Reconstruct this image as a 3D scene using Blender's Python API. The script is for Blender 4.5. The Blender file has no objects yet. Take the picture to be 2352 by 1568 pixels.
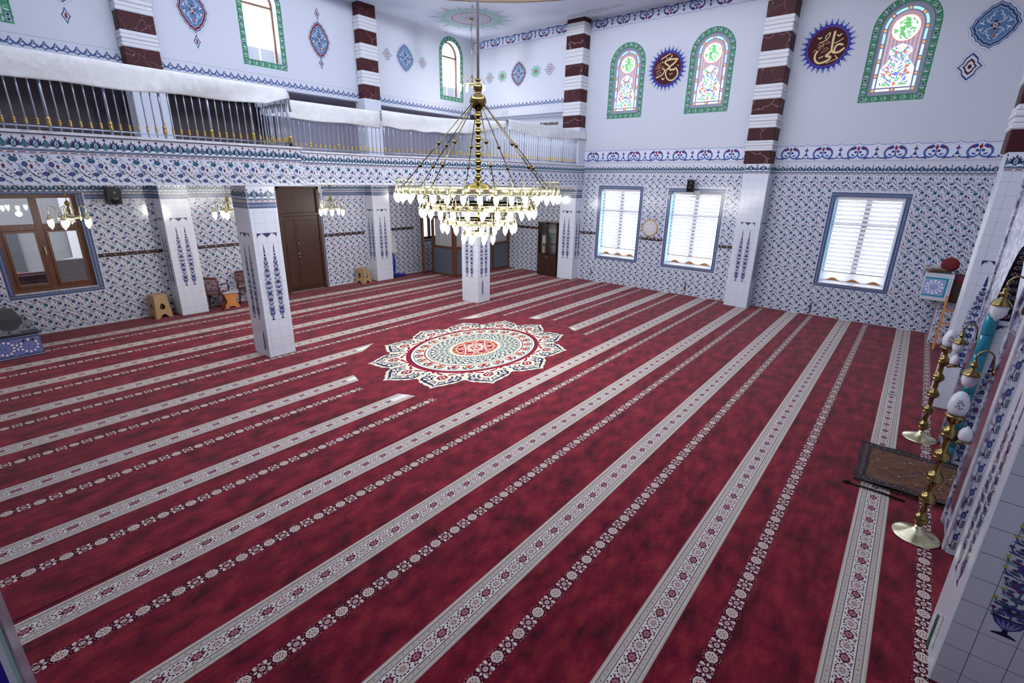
import bpy, math, random
import numpy as np
from mathutils import Matrix, Vector
random.seed(7)
RNG = np.random.RandomState(5)
PI = math.pi
SC = bpy.context.scene
COL = SC.collection

# ---------------------------------------------------------------- materials
def lin(c):
    return c / 12.92 if c <= 0.04045 else ((c + 0.055) / 1.055) ** 2.4
def rgb(h):
    return tuple(lin(int(h[i:i + 2], 16) / 255) for i in (0, 2, 4)) + (1,)
MATS = {}
def mat(hexc, rough=0.6, metal=0.0, emit=0.0, spec=0.5, coat=0.0, name=None):
    key = (hexc, rough, metal, emit, spec, coat)
    if key in MATS:
        return MATS[key]
    m = bpy.data.materials.new(name or 'm_' + hexc)
    m.use_nodes = True
    b = m.node_tree.nodes['Principled BSDF']
    b.inputs['Base Color'].default_value = rgb(hexc)
    b.inputs['Roughness'].default_value = rough
    b.inputs['Metallic'].default_value = metal
    b.inputs['Specular IOR Level'].default_value = spec
    b.inputs['Coat Weight'].default_value = coat
    if emit:
        b.inputs['Emission Color'].default_value = rgb(hexc)
        b.inputs['Emission Strength'].default_value = emit
    m.diffuse_color = rgb(hexc)
    MATS[key] = m
    return m
def noise_mat(name, stops, scale=5.0, rough=0.6, detail=4.0, stretch=(1, 1, 1), bump=0.0, spec=0.5, metal=0.0, dist=0.0, scale2=None, lo=0.3, hi=0.7):
    m = bpy.data.materials.new(name); m.use_nodes = True
    nt = m.node_tree; N = nt.nodes; L = nt.links
    b = N['Principled BSDF']
    tc = N.new('ShaderNodeTexCoord'); mp = N.new('ShaderNodeMapping')
    mp.inputs['Scale'].default_value = stretch
    L.new(tc.outputs['Object'], mp.inputs['Vector'])
    nz = N.new('ShaderNodeTexNoise'); nz.inputs['Scale'].default_value = scale; nz.inputs['Detail'].default_value = detail
    nz.inputs['Distortion'].default_value = dist
    L.new(mp.outputs['Vector'], nz.inputs['Vector'])
    cr = N.new('ShaderNodeValToRGB')
    e = cr.color_ramp.elements
    n = len(stops)
    e[0].position = lo; e[0].color = rgb(stops[0]); e[1].position = hi; e[1].color = rgb(stops[-1])
    for i in range(1, n - 1):
        x = e.new(lo + (hi - lo) * i / (n - 1)); x.color = rgb(stops[i])
    L.new(nz.outputs['Fac'], cr.inputs['Fac'])
    L.new(cr.outputs['Color'], b.inputs['Base Color'])
    b.inputs['Roughness'].default_value = rough
    b.inputs['Specular IOR Level'].default_value = spec
    b.inputs['Metallic'].default_value = metal
    if bump:
        bp = N.new('ShaderNodeBump'); bp.inputs['Strength'].default_value = bump; bp.inputs['Distance'].default_value = 0.01
        L.new(nz.outputs['Fac'], bp.inputs['Height']); L.new(bp.outputs['Normal'], b.inputs['Normal'])
    return m
def vein_mat(name, base, base2, vein, scale=1.6, rough=0.25, width=0.012):
    m = bpy.data.materials.new(name); m.use_nodes = True
    nt = m.node_tree; N = nt.nodes; L = nt.links
    b = N['Principled BSDF']
    tc = N.new('ShaderNodeTexCoord')
    nz = N.new('ShaderNodeTexNoise'); nz.inputs['Scale'].default_value = 3.0; nz.inputs['Detail'].default_value = 5
    L.new(tc.outputs['Object'], nz.inputs['Vector'])
    vm = N.new('ShaderNodeVectorMath'); vm.operation = 'MULTIPLY_ADD'
    L.new(nz.outputs['Color'], vm.inputs[0]); vm.inputs[1].default_value = (.35, .35, .35); L.new(tc.outputs['Object'], vm.inputs[2])
    vo = N.new('ShaderNodeTexVoronoi'); vo.feature = 'DISTANCE_TO_EDGE'; vo.inputs['Scale'].default_value = scale
    L.new(vm.outputs['Vector'], vo.inputs['Vector'])
    mr = N.new('ShaderNodeMapRange'); mr.inputs['From Min'].default_value = 0; mr.inputs['From Max'].default_value = width
    mr.inputs['To Min'].default_value = 1; mr.inputs['To Max'].default_value = 0
    L.new(vo.outputs['Distance'], mr.inputs['Value'])
    c1 = N.new('ShaderNodeMix'); c1.data_type = 'RGBA'
    c1.inputs['A'].default_value = rgb(base); c1.inputs['B'].default_value = rgb(base2); L.new(nz.outputs['Fac'], c1.inputs['Factor'])
    c2 = N.new('ShaderNodeMix'); c2.data_type = 'RGBA'
    L.new(mr.outputs['Result'], c2.inputs['Factor']); L.new(c1.outputs['Result'], c2.inputs['A']); c2.inputs['B'].default_value = rgb(vein)
    L.new(c2.outputs['Result'], b.inputs['Base Color'])
    b.inputs['Roughness'].default_value = rough; b.inputs['Specular IOR Level'].default_value = .25
    return m
def carpet_mat():
    m = bpy.data.materials.new('red_carpet_pile'); m.use_nodes = True
    nt = m.node_tree; N = nt.nodes; L = nt.links
    b = N['Principled BSDF']
    tc = N.new('ShaderNodeTexCoord')
    n1 = N.new('ShaderNodeTexNoise'); n1.inputs['Scale'].default_value = 3.2; n1.inputs['Detail'].default_value = 6; n1.inputs['Roughness'].default_value = .62
    n2 = N.new('ShaderNodeTexNoise'); n2.inputs['Scale'].default_value = 42; n2.inputs['Detail'].default_value = 3
    mp = N.new('ShaderNodeMapping'); mp.inputs['Scale'].default_value = (1.0, 1.7, 1)
    L.new(tc.outputs['Object'], mp.inputs['Vector']); L.new(mp.outputs['Vector'], n1.inputs['Vector']); L.new(tc.outputs['Object'], n2.inputs['Vector'])
    n3 = N.new('ShaderNodeTexNoise'); n3.inputs['Scale'].default_value = 6.5; n3.inputs['Detail'].default_value = 5
    L.new(mp.outputs['Vector'], n3.inputs['Vector'])
    cr = N.new('ShaderNodeValToRGB'); e = cr.color_ramp.elements
    e[0].position = .34; e[0].color = rgb('4a0b1d'); e[1].position = .68; e[1].color = rgb('9c2c3c')
    x = e.new(.5); x.color = rgb('7a172f')
    L.new(n1.outputs['Fac'], cr.inputs['Fac'])
    mr = N.new('ShaderNodeMapRange'); mr.inputs['From Min'].default_value = .52; mr.inputs['From Max'].default_value = .72; mr.inputs['To Max'].default_value = .42
    L.new(n3.outputs['Fac'], mr.inputs['Value'])
    mx = N.new('ShaderNodeMix'); mx.data_type = 'RGBA'; mx.inputs['B'].default_value = rgb('8f3c30')
    L.new(mr.outputs['Result'], mx.inputs['Factor']); L.new(cr.outputs['Color'], mx.inputs['A'])
    m2 = N.new('ShaderNodeMix'); m2.data_type = 'RGBA'; m2.blend_type = 'MULTIPLY'; m2.inputs['Factor'].default_value = .62
    L.new(mx.outputs['Result'], m2.inputs['A']); L.new(n2.outputs['Fac'], m2.inputs['B'])
    hs = N.new('ShaderNodeHueSaturation'); hs.inputs['Value'].default_value = CARPET_V; hs.inputs['Saturation'].default_value = 1.02
    L.new(m2.outputs['Result'], hs.inputs['Color'])
    L.new(hs.outputs['Color'], b.inputs['Base Color'])
    b.inputs['Roughness'].default_value = .95; b.inputs['Specular IOR Level'].default_value = .1
    b.inputs['Sheen Weight'].default_value = .12; b.inputs['Sheen Roughness'].default_value = .5
    bp = N.new('ShaderNodeBump'); bp.inputs['Strength'].default_value = .25; bp.inputs['Distance'].default_value = .004
    L.new(n2.outputs['Fac'], bp.inputs['Height']); L.new(bp.outputs['Normal'], b.inputs['Normal'])
    return m
CARPET_V = 1.06
TR = .16      # glazed tile roughness
def T(h): return mat(h, TR)
def Pn(h): return mat(h, .75, spec=.25)
def Cp(h): return mat(h, .95, spec=.1)
WALLPAINT = mat('c8ccd8', .7, spec=.25, name='wall_paint')
TILE = mat('d3d8e4', TR, name='white_glazed_tile')
GROUT = mat('9aa0ac', .6, name='tile_grout')
BRASS = mat('b8a050', .16, 1.0, name='polished_brass')
BRASS_L = mat('e6e0b6', .26, 1.0, name='pale_brass')
OLDBRASS = mat('8f7d4e', .17, 1.0, name='dark_brass')
CHROME = mat('d8d8dc', .15, 1.0, name='chrome')
WOOD = noise_mat('brown_door_wood', ['2e1a12', '452a1d', '38221a'], 6, .4, stretch=(6, 6, .5))
WOOD2 = noise_mat('walnut_frame_wood', ['4a2a1a', '6a4028', '53301e'], 6, .4, stretch=(6, 6, .6))
DKWOOD = noise_mat('dark_cabinet_wood', ['2b1a15', '3b251d'], 6, .35, stretch=(5, 5, .5))
ORANGE = noise_mat('orange_wood', ['b8743c', 'd08c4e'], 6, .5, stretch=(5, 5, .5))
REDMARBLE = vein_mat('red_marble', '300d14', '441419', 'a08a90', 1.6, .55, .012)
REDMARBLE2 = vein_mat('red_marble_b', '340f16', '48181e', '8a767a', 2.6, .55, .010)
GREYMARBLE = noise_mat('lilac_grey_marble', ['4a4860', '8583a0', 'c2c3d2', '5e5b78'], 9, .25, 10, lo=.36, hi=.66, dist=.9)
PINKMARBLE = noise_mat('plum_marble', ['4b2438', '6e3850', '5a2c44'], 6, .25, 8, lo=.3, hi=.7, dist=.8)
WHITEMARBLE = noise_mat('pale_marble', ['b5b5c0', 'd5d6de', 'c8c8d2'], 6, .3, 6, dist=1.0)
MOULD = mat('cfd0d6', .5, name='white_moulding')
CLOTH = noise_mat('white_satin_cloth', ['c6c8cb', 'd8dadb'], 5, .45, 5, bump=1.0, dist=1.2)
STEEL = mat('a9b0be', .35, .75, name='painted_steel')
GOLD = mat('b89c58', .3, .8, name='gold_collar')
BLACK = mat('0f1012', .5, name='black_plastic')
BULB = mat('fffdf4', .3, emit=7.0, name='lit_bulb_glass')
BULBOFF = mat('dfe1e8', .3, name='frosted_glass')

def glass_mat(name, col='ffffff', rough=0.0, mix=.05):
    m = bpy.data.materials.new(name); m.use_nodes = True
    nt = m.node_tree; N = nt.nodes; L = nt.links
    N.remove(N['Principled BSDF']); o = N['Material Output']
    t = N.new('ShaderNodeBsdfTransparent'); t.inputs[0].default_value = rgb(col)
    g = N.new('ShaderNodeBsdfGlossy'); g.inputs['Roughness'].default_value = rough
    mx = N.new('ShaderNodeMixShader'); mx.inputs[0].default_value = mix
    L.new(t.outputs[0], mx.inputs[1]); L.new(g.outputs[0], mx.inputs[2]); L.new(mx.outputs[0], o.inputs[0])
    return m
GLASS = glass_mat('window_glass')
def translucent_mat(name, col, k=.5):
    m = bpy.data.materials.new(name); m.use_nodes = True
    nt = m.node_tree; N = nt.nodes; L = nt.links
    N.remove(N['Principled BSDF']); o = N['Material Output']
    t = N.new('ShaderNodeBsdfTranslucent'); t.inputs[0].default_value = rgb(col)
    g = N.new('ShaderNodeBsdfDiffuse'); g.inputs[0].default_value = rgb(col)
    mx = N.new('ShaderNodeMixShader'); mx.inputs[0].default_value = k
    L.new(g.outputs[0], mx.inputs[1]); L.new(t.outputs[0], mx.inputs[2]); L.new(mx.outputs[0], o.inputs[0])
    return m
BLIND = translucent_mat('white_blind_fabric', 'f2f3f6', .34)
SKYPANE = mat('f4f8ff', .5, emit=4.8, name='daylit_pane')

# ---------------------------------------------------------------- mesh builder
class G:
    def __init__(s):
        s.v = []; s.li = []; s.ft = []; s.fm = []; s.n = 0; s.mats = []; s.sm = []
    def mi(s, m):
        if m not in s.mats: s.mats.append(m)
        return s.mats.index(m)
    def add(s, verts, faces, m, smooth=False):
        mi = s.mi(m)
        s.v.append(np.asarray(verts, float).reshape(-1, 3))
        s.li.append(np.concatenate([np.asarray(f, int) for f in faces]) + s.n)
        s.ft.append(np.array([len(f) for f in faces])); s.fm.append(np.full(len(faces), mi)); s.sm.append(np.full(len(faces), smooth))
        s.n += len(s.v[-1]); return s
    def arr(s, V, k, m):            # V (N*k,3): N polygons of k verts each
        N = len(V) // k
        if N == 0: return
        s.v.append(V); s.li.append(np.arange(N * k) + s.n); s.ft.append(np.full(N, k)); s.fm.append(np.full(N, s.mi(m))); s.sm.append(np.zeros(N, bool))
        s.n += N * k
    def box(s, x0, x1, y0, y1, z0, z1, m):
        V = [(x0, y0, z0), (x1, y0, z0), (x1, y1, z0), (x0, y1, z0), (x0, y0, z1), (x1, y0, z1), (x1, y1, z1), (x0, y1, z1)]
        return s.add(V, [(0, 3, 2, 1), (4, 5, 6, 7), (0, 1, 5, 4), (1, 2, 6, 5), (2, 3, 7, 6), (3, 0, 4, 7)], m)
    def bbox(s, x0, x1, y0, y1, z0, z1, m, b=.01):   # box with chamfered vertical + top edges
        V = []; F = []
        def ring(i, z):
            k = len(V)
            V.extend([(x0 + i + b, y0 + i, z), (x1 - i - b, y0 + i, z), (x1 - i, y0 + i + b, z), (x1 - i, y1 - i - b, z), (x1 - i - b, y1 - i, z), (x0 + i + b, y1 - i, z), (x0 + i, y1 - i - b, z), (x0 + i, y0 + i + b, z)])
            return k
        r = [ring(b, z0), ring(0, z0 + b), ring(0, z1 - b), ring(b, z1)]
        for a, c in zip(r, r[1:]):
            for i in range(8): F.append((a + i, a + (i + 1) % 8, c + (i + 1) % 8, c + i))
        F.append(tuple(range(7, -1, -1))); F.append(tuple(r[3] + i for i in range(8)))
        return s.add(V, F, m)
    def prism(s, pts, z0, z1, m, axis='z'):
        n = len(pts)
        def P(a, b, c): return {'z': (a, b, c), 'y': (a, c, b), 'x': (c, a, b)}[axis]
        V = [P(a, b, z0) for a, b in pts] + [P(a, b, z1) for a, b in pts]
        F = [tuple(range(n - 1, -1, -1)), tuple(range(n, 2 * n))] + [(i, (i + 1) % n, n + (i + 1) % n, n + i) for i in range(n)]
        return s.add(V, F, m)
    def lathe(s, prof, c, m, n=20, axis=(0, 0, 1), smooth=True):
        c = Vector(c); ax = Vector(axis).normalized()
        u = ax.orthogonal().normalized() if abs(ax.z) < .999 else Vector((1, 0, 0)); w = ax.cross(u)
        V = []; F = []
        for r, z in prof:
            for i in range(n):
                a = 2 * PI * i / n
                V.append(tuple(c + ax * z + (u * math.cos(a) + w * math.sin(a)) * max(r, 1e-4)))
        for j in range(len(prof) - 1):
            for i in range(n):
                F.append((j * n + i, j * n + (i + 1) % n, (j + 1) * n + (i + 1) % n, (j + 1) * n + i))
        F.append(tuple(range(n - 1, -1, -1))); k = (len(prof) - 1) * n; F.append(tuple(k + i for i in range(n)))
        return s.add(V, F, m, smooth)
    def tube(s, pts, r, m, n=8, smooth=True):
        P = [Vector(p) for p in pts]; V = []; F = []
        rr = r if isinstance(r, (list, tuple)) else [r] * len(P)
        up = None
        for i, p in enumerate(P):
            d = (P[min(i + 1, len(P) - 1)] - P[max(i - 1, 0)]).normalized()
            if up is None: up = d.orthogonal().normalized()
            up = (up - d * up.dot(d)).normalized(); w = d.cross(up)
            for k in range(n):
                a = 2 * PI * k / n; V.append(tuple(p + (up * math.cos(a) + w * math.sin(a)) * rr[i]))
        for j in range(len(P) - 1):
            for k in range(n): F.append((j * n + k, j * n + (k + 1) % n, (j + 1) * n + (k + 1) % n, (j + 1) * n + k))
        F.append(tuple(range(n - 1, -1, -1))); q = (len(P) - 1) * n; F.append(tuple(q + i for i in range(n)))
        return s.add(V, F, m, smooth)
    def make(s, name, parent=None, loc=None):
        me = bpy.data.meshes.new(name)
        V = np.concatenate(s.v); li = np.concatenate(s.li); ft = np.concatenate(s.ft); fm = np.concatenate(s.fm); sm = np.concatenate(s.sm)
        me.vertices.add(len(V)); me.loops.add(len(li)); me.polygons.add(len(ft))
        me.vertices.foreach_set('co', V.ravel().astype(np.float32))
        me.loops.foreach_set('vertex_index', li.astype(np.int32))
        me.polygons.foreach_set('loop_start', np.concatenate([[0], np.cumsum(ft)[:-1]]).astype(np.int32))
        me.polygons.foreach_set('loop_total', ft.astype(np.int32))
        for m in s.mats: me.materials.append(m)
        me.polygons.foreach_set('material_index', fm.astype(np.int32))
        me.polygons.foreach_set('use_smooth', sm)
        me.update(calc_edges=True); me.validate()
        o = bpy.data.objects.new(name, me); COL.objects.link(o)
        if parent is not None: o.parent = parent
        if loc is not None: o.location = loc
        return o
def tag(o, label, cat, group=None):
    o['label'] = label; o['category'] = cat
    if group: o['group'] = group
    return o
def thing(name, label, cat, loc=(0, 0, 0), rz=0, group=None):
    o = bpy.data.objects.new(name, None); COL.objects.link(o)
    o.location = loc; o.rotation_euler = (0, 0, rz); o.empty_display_size = .1
    return tag(o, label, cat, group)
def struct(o):
    o['kind'] = 'structure'; return o
KIDS = {}
def copy_tree(o, parent=None):
    c = o.copy(); COL.objects.link(c)
    if parent is not None: c.parent = parent
    for ch in list(o.children): copy_tree(ch, c)
    return c

# ---------------------------------------------------------------- 2D pattern tools
class Pat(list):
    def p(s, layer, m, pts): s.append((layer, m, np.asarray(pts, float))); return s
    def ell(s, layer, m, cx, cy, rx, ry=None, n=12, rot=0):
        ry = rx if ry is None else ry
        a = np.linspace(0, 2 * PI, n, endpoint=False); x = rx * np.cos(a); y = ry * np.sin(a); c, d = math.cos(rot), math.sin(rot)
        return s.p(layer, m, np.stack([cx + x * c - y * d, cy + x * d + y * c], 1))
    def rect(s, layer, m, x0, x1, y0, y1): return s.p(layer, m, [(x0, y0), (x1, y0), (x1, y1), (x0, y1)])
    def spiky(s, layer, m, cx, cy, rx, ry, n=12, q=.72, rot=0):
        pts = []
        for i in range(2 * n):
            a = PI * i / n + rot; k = 1 if i % 2 == 0 else q
            pts.append((cx + rx * k * math.cos(a), cy + ry * k * math.sin(a)))
        return s.p(layer, m, pts)
    def leaf(s, layer, m, x0, y0, x1, y1, w, n=4):
        d = np.array([x1 - x0, y1 - y0]); L = np.hypot(*d); d = d / L; q = np.array([-d[1], d[0]]); t = np.linspace(0, 1, n + 2)
        up = [np.array([x0, y0]) + d * L * k + q * w * math.sin(PI * k ** .9) for k in t]
        dn = [np.array([x0, y0]) + d * L * k - q * w * math.sin(PI * k ** .9) for k in t[1:-1][::-1]]
        return s.p(layer, m, up + dn)
    def stroke(s, layer, m, pts, w, w1=None, taper=False):
        P = np.asarray(pts, float); n = len(P)
        D = np.gradient(P, axis=0); D /= np.linalg.norm(D, axis=1)[:, None] + 1e-12; Q = np.stack([-D[:, 1], D[:, 0]], 1)
        W = np.full(n, w / 2.) if w1 is None else np.linspace(w, w1, n) / 2
        if taper: W = w / 2 * (np.sin(np.linspace(.12, PI - .12, n)))
        for i in range(n - 1):
            s.p(layer, m, [P[i] - Q[i] * W[i], P[i + 1] - Q[i + 1] * W[i + 1], P[i + 1] + Q[i + 1] * W[i + 1], P[i] + Q[i] * W[i]])
        return s
    def ring(s, layer, m, cx, cy, r, w, n=24, ry=None):
        ry = r if ry is None else ry; a = np.linspace(0, 2 * PI, n + 1)
        return s.stroke(layer, m, np.stack([cx + r * np.cos(a), cy + ry * np.sin(a)], 1), w)
    def xf(s, f):
        return Pat((l, m, f(p)) for l, m, p in s)
    def at(s, dx, dy, sx=1, sy=1, rot=0, dl=0):
        c, d = math.cos(rot), math.sin(rot)
        o = Pat()
        for l, m, p in s:
            x, y = p[:, 0] * sx, p[:, 1] * sy
            o.append((l + dl, m, np.stack([dx + x * c - y * d, dy + x * d + y * c], 1)))
        return o
LAY = .0007
def bez(p0, p1, p2, n=8):
    t = np.linspace(0, 1, n)[:, None]; p0, p1, p2 = map(np.array, (p0, p1, p2))
    return (1 - t) ** 2 * p0 + 2 * t * (1 - t) * p1 + t * t * p2
def place(g, fr, pat, offs=((0, 0),), region=None, holes=(), base=.0008):
    """fr=(origin,U,V,N); elements whose bounds leave the region or touch a hole are dropped"""
    O, U, V, N = [np.asarray(a, float) for a in fr]
    offs = np.asarray(offs, float)
    for ei, (l, m, p) in enumerate(pat):
        lo = p.min(0); hi = p.max(0); ok = np.ones(len(offs), bool)
        if region is not None:
            r = region
            ok &= (offs[:, 0] + lo[0] >= r[0]) & (offs[:, 0] + hi[0] <= r[1]) & (offs[:, 1] + lo[1] >= r[2]) & (offs[:, 1] + hi[1] <= r[3])
        for h in holes:
            ok &= ~((offs[:, 0] + hi[0] > h[0]) & (offs[:, 0] + lo[0] < h[1]) & (offs[:, 1] + hi[1] > h[2]) & (offs[:, 1] + lo[1] < h[3]))
        of = offs[ok]
        if len(of) == 0: continue
        q = (of[:, None, :] + p[None]).reshape(-1, 2)
        g.arr(O + q[:, :1] * U + q[:, 1:] * V + N * (base + l * LAY + (ei % 30) * 2e-5), len(p), m)
def grid(u0, u1, v0, v1, du, dv):
    us = np.arange(u0, u1, du); vs = np.arange(v0, v1, dv)
    return np.stack(np.meshgrid(us, vs), -1).reshape(-1, 2)
def line_grid(u0, u1, v0, v1, du, dv, m, w=.004, cu=0, cv=0):
    p = Pat()
    k = math.ceil((u0 - cu) / du)
    while cu + k * du < u1: x = cu + k * du; p.rect(0, m, x - w / 2, x + w / 2, v0, v1); k += 1
    k = math.ceil((v0 - cv) / dv)
    while cv + k * dv < v1: y = cv + k * dv; p.rect(0, m, u0, u1, y - w / 2, y + w / 2); k += 1
    return p
X, Y, Z = np.eye(3)
def F_my(x, y, z=0): return ((x, y, z), X, Z, -Y)      # plane facing -y, u = +x
def F_py(x, y, z=0): return ((x, y, z), -X, Z, Y)      # facing +y, u = -x
def F_mx(x, y, z=0): return ((x, y, z), -Y, Z, -X)     # facing -x, u = -y
def F_px(x, y, z=0): return ((x, y, z), Y, Z, X)       # facing +x, u = +y
def F_up(x, y, z=0): return ((x, y, z), X, Y, Z)
def F_dn(x, y, z=0): return ((x, y, z), X, -Y, -Z)

NAVY, BLUE, TEAL, DRED, DGRN, LBLUE, STEM = T('262848'), T('434a8c'), T('1f5470'), T('6a1c28'), T('2c4a4a'), T('6f86b0'), T('343a4c')
# --- floral wall tile, 0.225 x 0.36
def floral():
    p = Pat()
    for a, b, c, w in [((.0, -.02), (.06, -.12), (.03, -.165), .0035), ((.085, -.08), (.10, -.16), (.17, -.20), .005), ((.17, -.20), (.20, -.21), (.225, -.165), .004),
                       ((-.02, -.22), (.03, -.25), (.085, -.23), .004), ((.085, -.23), (.14, -.24), (.185, -.31), .006), ((.185, -.31), (.2, -.34), (.225, -.36), .004),
                       ((.03, -.165), (.075, -.17), (.115, -.13), .0035), ((.05, -.30), (.08, -.32), (.10, -.36), .004), ((.02, -.19), (.0, -.24), (.05, -.30), .004), ((.14, -.1), (.18, -.11), (.2, -.16), .0035)]:
        p.stroke(0, STEM, bez(a, b, c, 6), w * 1.35)
    for i in range(5):
        p.leaf(0, LBLUE, .045 - i * .003, -.05 - i * .016, .012 - i * .004 + .02, -.062 - i * .016, .0045)
        p.leaf(0, LBLUE, .045 - i * .003, -.05 - i * .016, .062, -.062 - i * .016, .004)
    p.spiky(1, TEAL, 0, 0, .042, .034, 11, .78); p.ell(2, DRED, 0, 0, .007, .006, 6)
    for i in range(4): p.leaf(2, T('3d7a98'), -.024 + i * .013, -.01, -.018 + i * .013, .014, .0022)
    for x, y, a, b in [(.082, -.055, .025, .031), (.018, -.165, .031, .026), (.088, -.232, .031, .026)]:
        p.ell(1, NAVY, x, y, a, b, 12); p.ell(2, BLUE, x - .002, y - .002, a * .72, b * .72, 10); p.stroke(3, LBLUE, [(x - a * .4, y), (x + a * .1, y + b * .25), (x + a * .5, y - b * .1)], .003)
    p.spiky(1, DRED, .132, -.078, .018, .029, 5, .6, .3); p.ell(1, BLUE, .132, -.1, .009, .007, 6)
    for x, y in [(.155, -.13), (.175, -.165), (.2, -.06), (-.01, -.12)]: p.ell(1, DRED, x, y, .010, .009, 6)
    p.leaf(1, DRED, .118, -.262, .165, -.305, .009); p.leaf(1, DGRN, .035, -.262, .075, -.30, .008)
    p.leaf(1, DGRN, .15, -.18, .19, -.225, .007); p.leaf(1, STEM, .165, -.02, .195, -.05, .006); p.leaf(1, STEM, .055, -.11, .085, -.145, .006)
    for i in range(4): p.leaf(1, LBLUE, .15 + i * .006, -.262 - i * .018, .175 + i * .004, -.27 - i * .018, .004)
    HB = T('b3bacb')
    for x, y, x1, y1, w in ((-.05, -.045, -.02, -.10, .010), (.05, -.10, .075, -.135, .009), (.115, -.135, .15, -.20, .010), (.05, -.21, .075, -.25, .009), (.0, -.27, .03, -.32, .009), (.155, -.24, .19, -.29, .010), (.06, -.315, .10, -.35, .009), (.12, -.02, .15, -.05, .008), (.17, .0, .2, -.02, .007)):
        p.leaf(0, HB, x, y, x1, y1, w)
    for x, y, x1, y1, w in ((.045, -.125, .075, -.16, .0075), (.125, -.155, .15, -.20, .008), (.0, -.225, .035, -.262, .008), (.065, -.26, .095, -.30, .0075), (-.03, -.30, -.005, -.34, .007), (.195, -.28, .215, -.32, .006), (.11, -.01, .14, -.03, .006)):
        p.leaf(1, STEM, x, y, x1, y1, w)
    for x, y in ((.06, -.335), (.2, -.235), (.105, -.19), (-.02, -.165), (.165, -.335), (.07, -.005)): p.ell(1, NAVY, x, y, .008, .007, 6)
    p.spiky(1, BLUE, .155, -.325, .017, .015, 6, .6); p.spiky(1, DRED, .02, -.345 + .03, .014, .016, 5, .55)
    return p
FLORAL = floral()
# --- palmette border, period .202, height .2 (v 0..0.2) plus dash line below
def palmette(w=.202, h=.2):
    p = Pat(); s = h / .2; k = w / .202
    G1, G2, WH = T('3c6272'), T('5f8c98'), T('e0e4ec')
    p.p(0, T('5b6b84'), [(0, 0), (w, 0), (w, .022 * s), (0, .022 * s)])
    p.p(0, T('aab4c4'), [(0, .02 * s), (w, .02 * s), (w, .085 * s), (.101 * k, .06 * s), (0, .085 * s)])
    p.stroke(1, T('2f3550'), [(x * k, (.035 + .012 * math.cos(x / .202 * 4 * PI)) * s) for x in np.linspace(0, .202, 17)], .008)
    for cx in (.05, .151): p.leaf(2, WH, (cx - .038) * k, .04 * s, (cx + .038) * k, .04 * s, .014 * s)
    # palmette
    for a in (-68, -46, -24, 0, 24, 46, 68):
        t = math.radians(90 + a); L = (.118 if abs(a) < 10 else .108 - abs(a) * .00035) * s
        p.leaf(1, NAVY, .1010 * k, .06 * s, .101 * k + L * math.cos(t) * k, .06 * s + L * math.sin(t), .017 * s)
        p.leaf(3, T('5a5f92'), .1010 * k + L * .55 * math.cos(t) * k, .06 * s + L * .55 * math.sin(t), .101 * k + L * .88 * math.cos(t) * k, .06 * s + L * .88 * math.sin(t), .004 * s)
    p.leaf(2, T('9fc0d0'), .101 * k, .045 * s, .101 * k, .135 * s, .022 * s); p.leaf(3, G1, .101 * k, .06 * s, .101 * k, .115 * s, .008 * s)
    p.ell(2, G1, .101 * k, .047 * s, .024 * k, .012 * s, 8)
    # green scale triangles at both ends (split halves)
    for cx in (0, .202):
        sg = 1 if cx == 0 else -1
        p.p(1, G1, [(cx * k, .05 * s), ((cx + sg * .052) * k, .058 * s), ((cx + sg * .03) * k, .10 * s), (cx * k, .148 * s)][::sg])
        for q in ((.012, .07), (.03, .07), (.012, .092), (.01, .113)): p.ell(2, G2, (cx + sg * q[0]) * k, q[1] * s, .007 * k, .007 * s, 6)
        p.p(1, DRED, [(cx * k, .15 * s), ((cx + sg * .02) * k, .162 * s), (cx * k, .192 * s)][::sg])
    return p
def dashes(w=.101, h=.035):
    p = Pat(); p.rect(0, T('4a5068'), 0, w, 0, h); p.rect(1, T('d8dbe4'), 0, w, .005, h - .005)
    p.p(2, T('6d2230'), [(.012, h * .34), (w - .014, h * .34), (w - .006, h * .66), (.02, h * .66)]); return p
PALM = palmette(); DASH = dashes()
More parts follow.
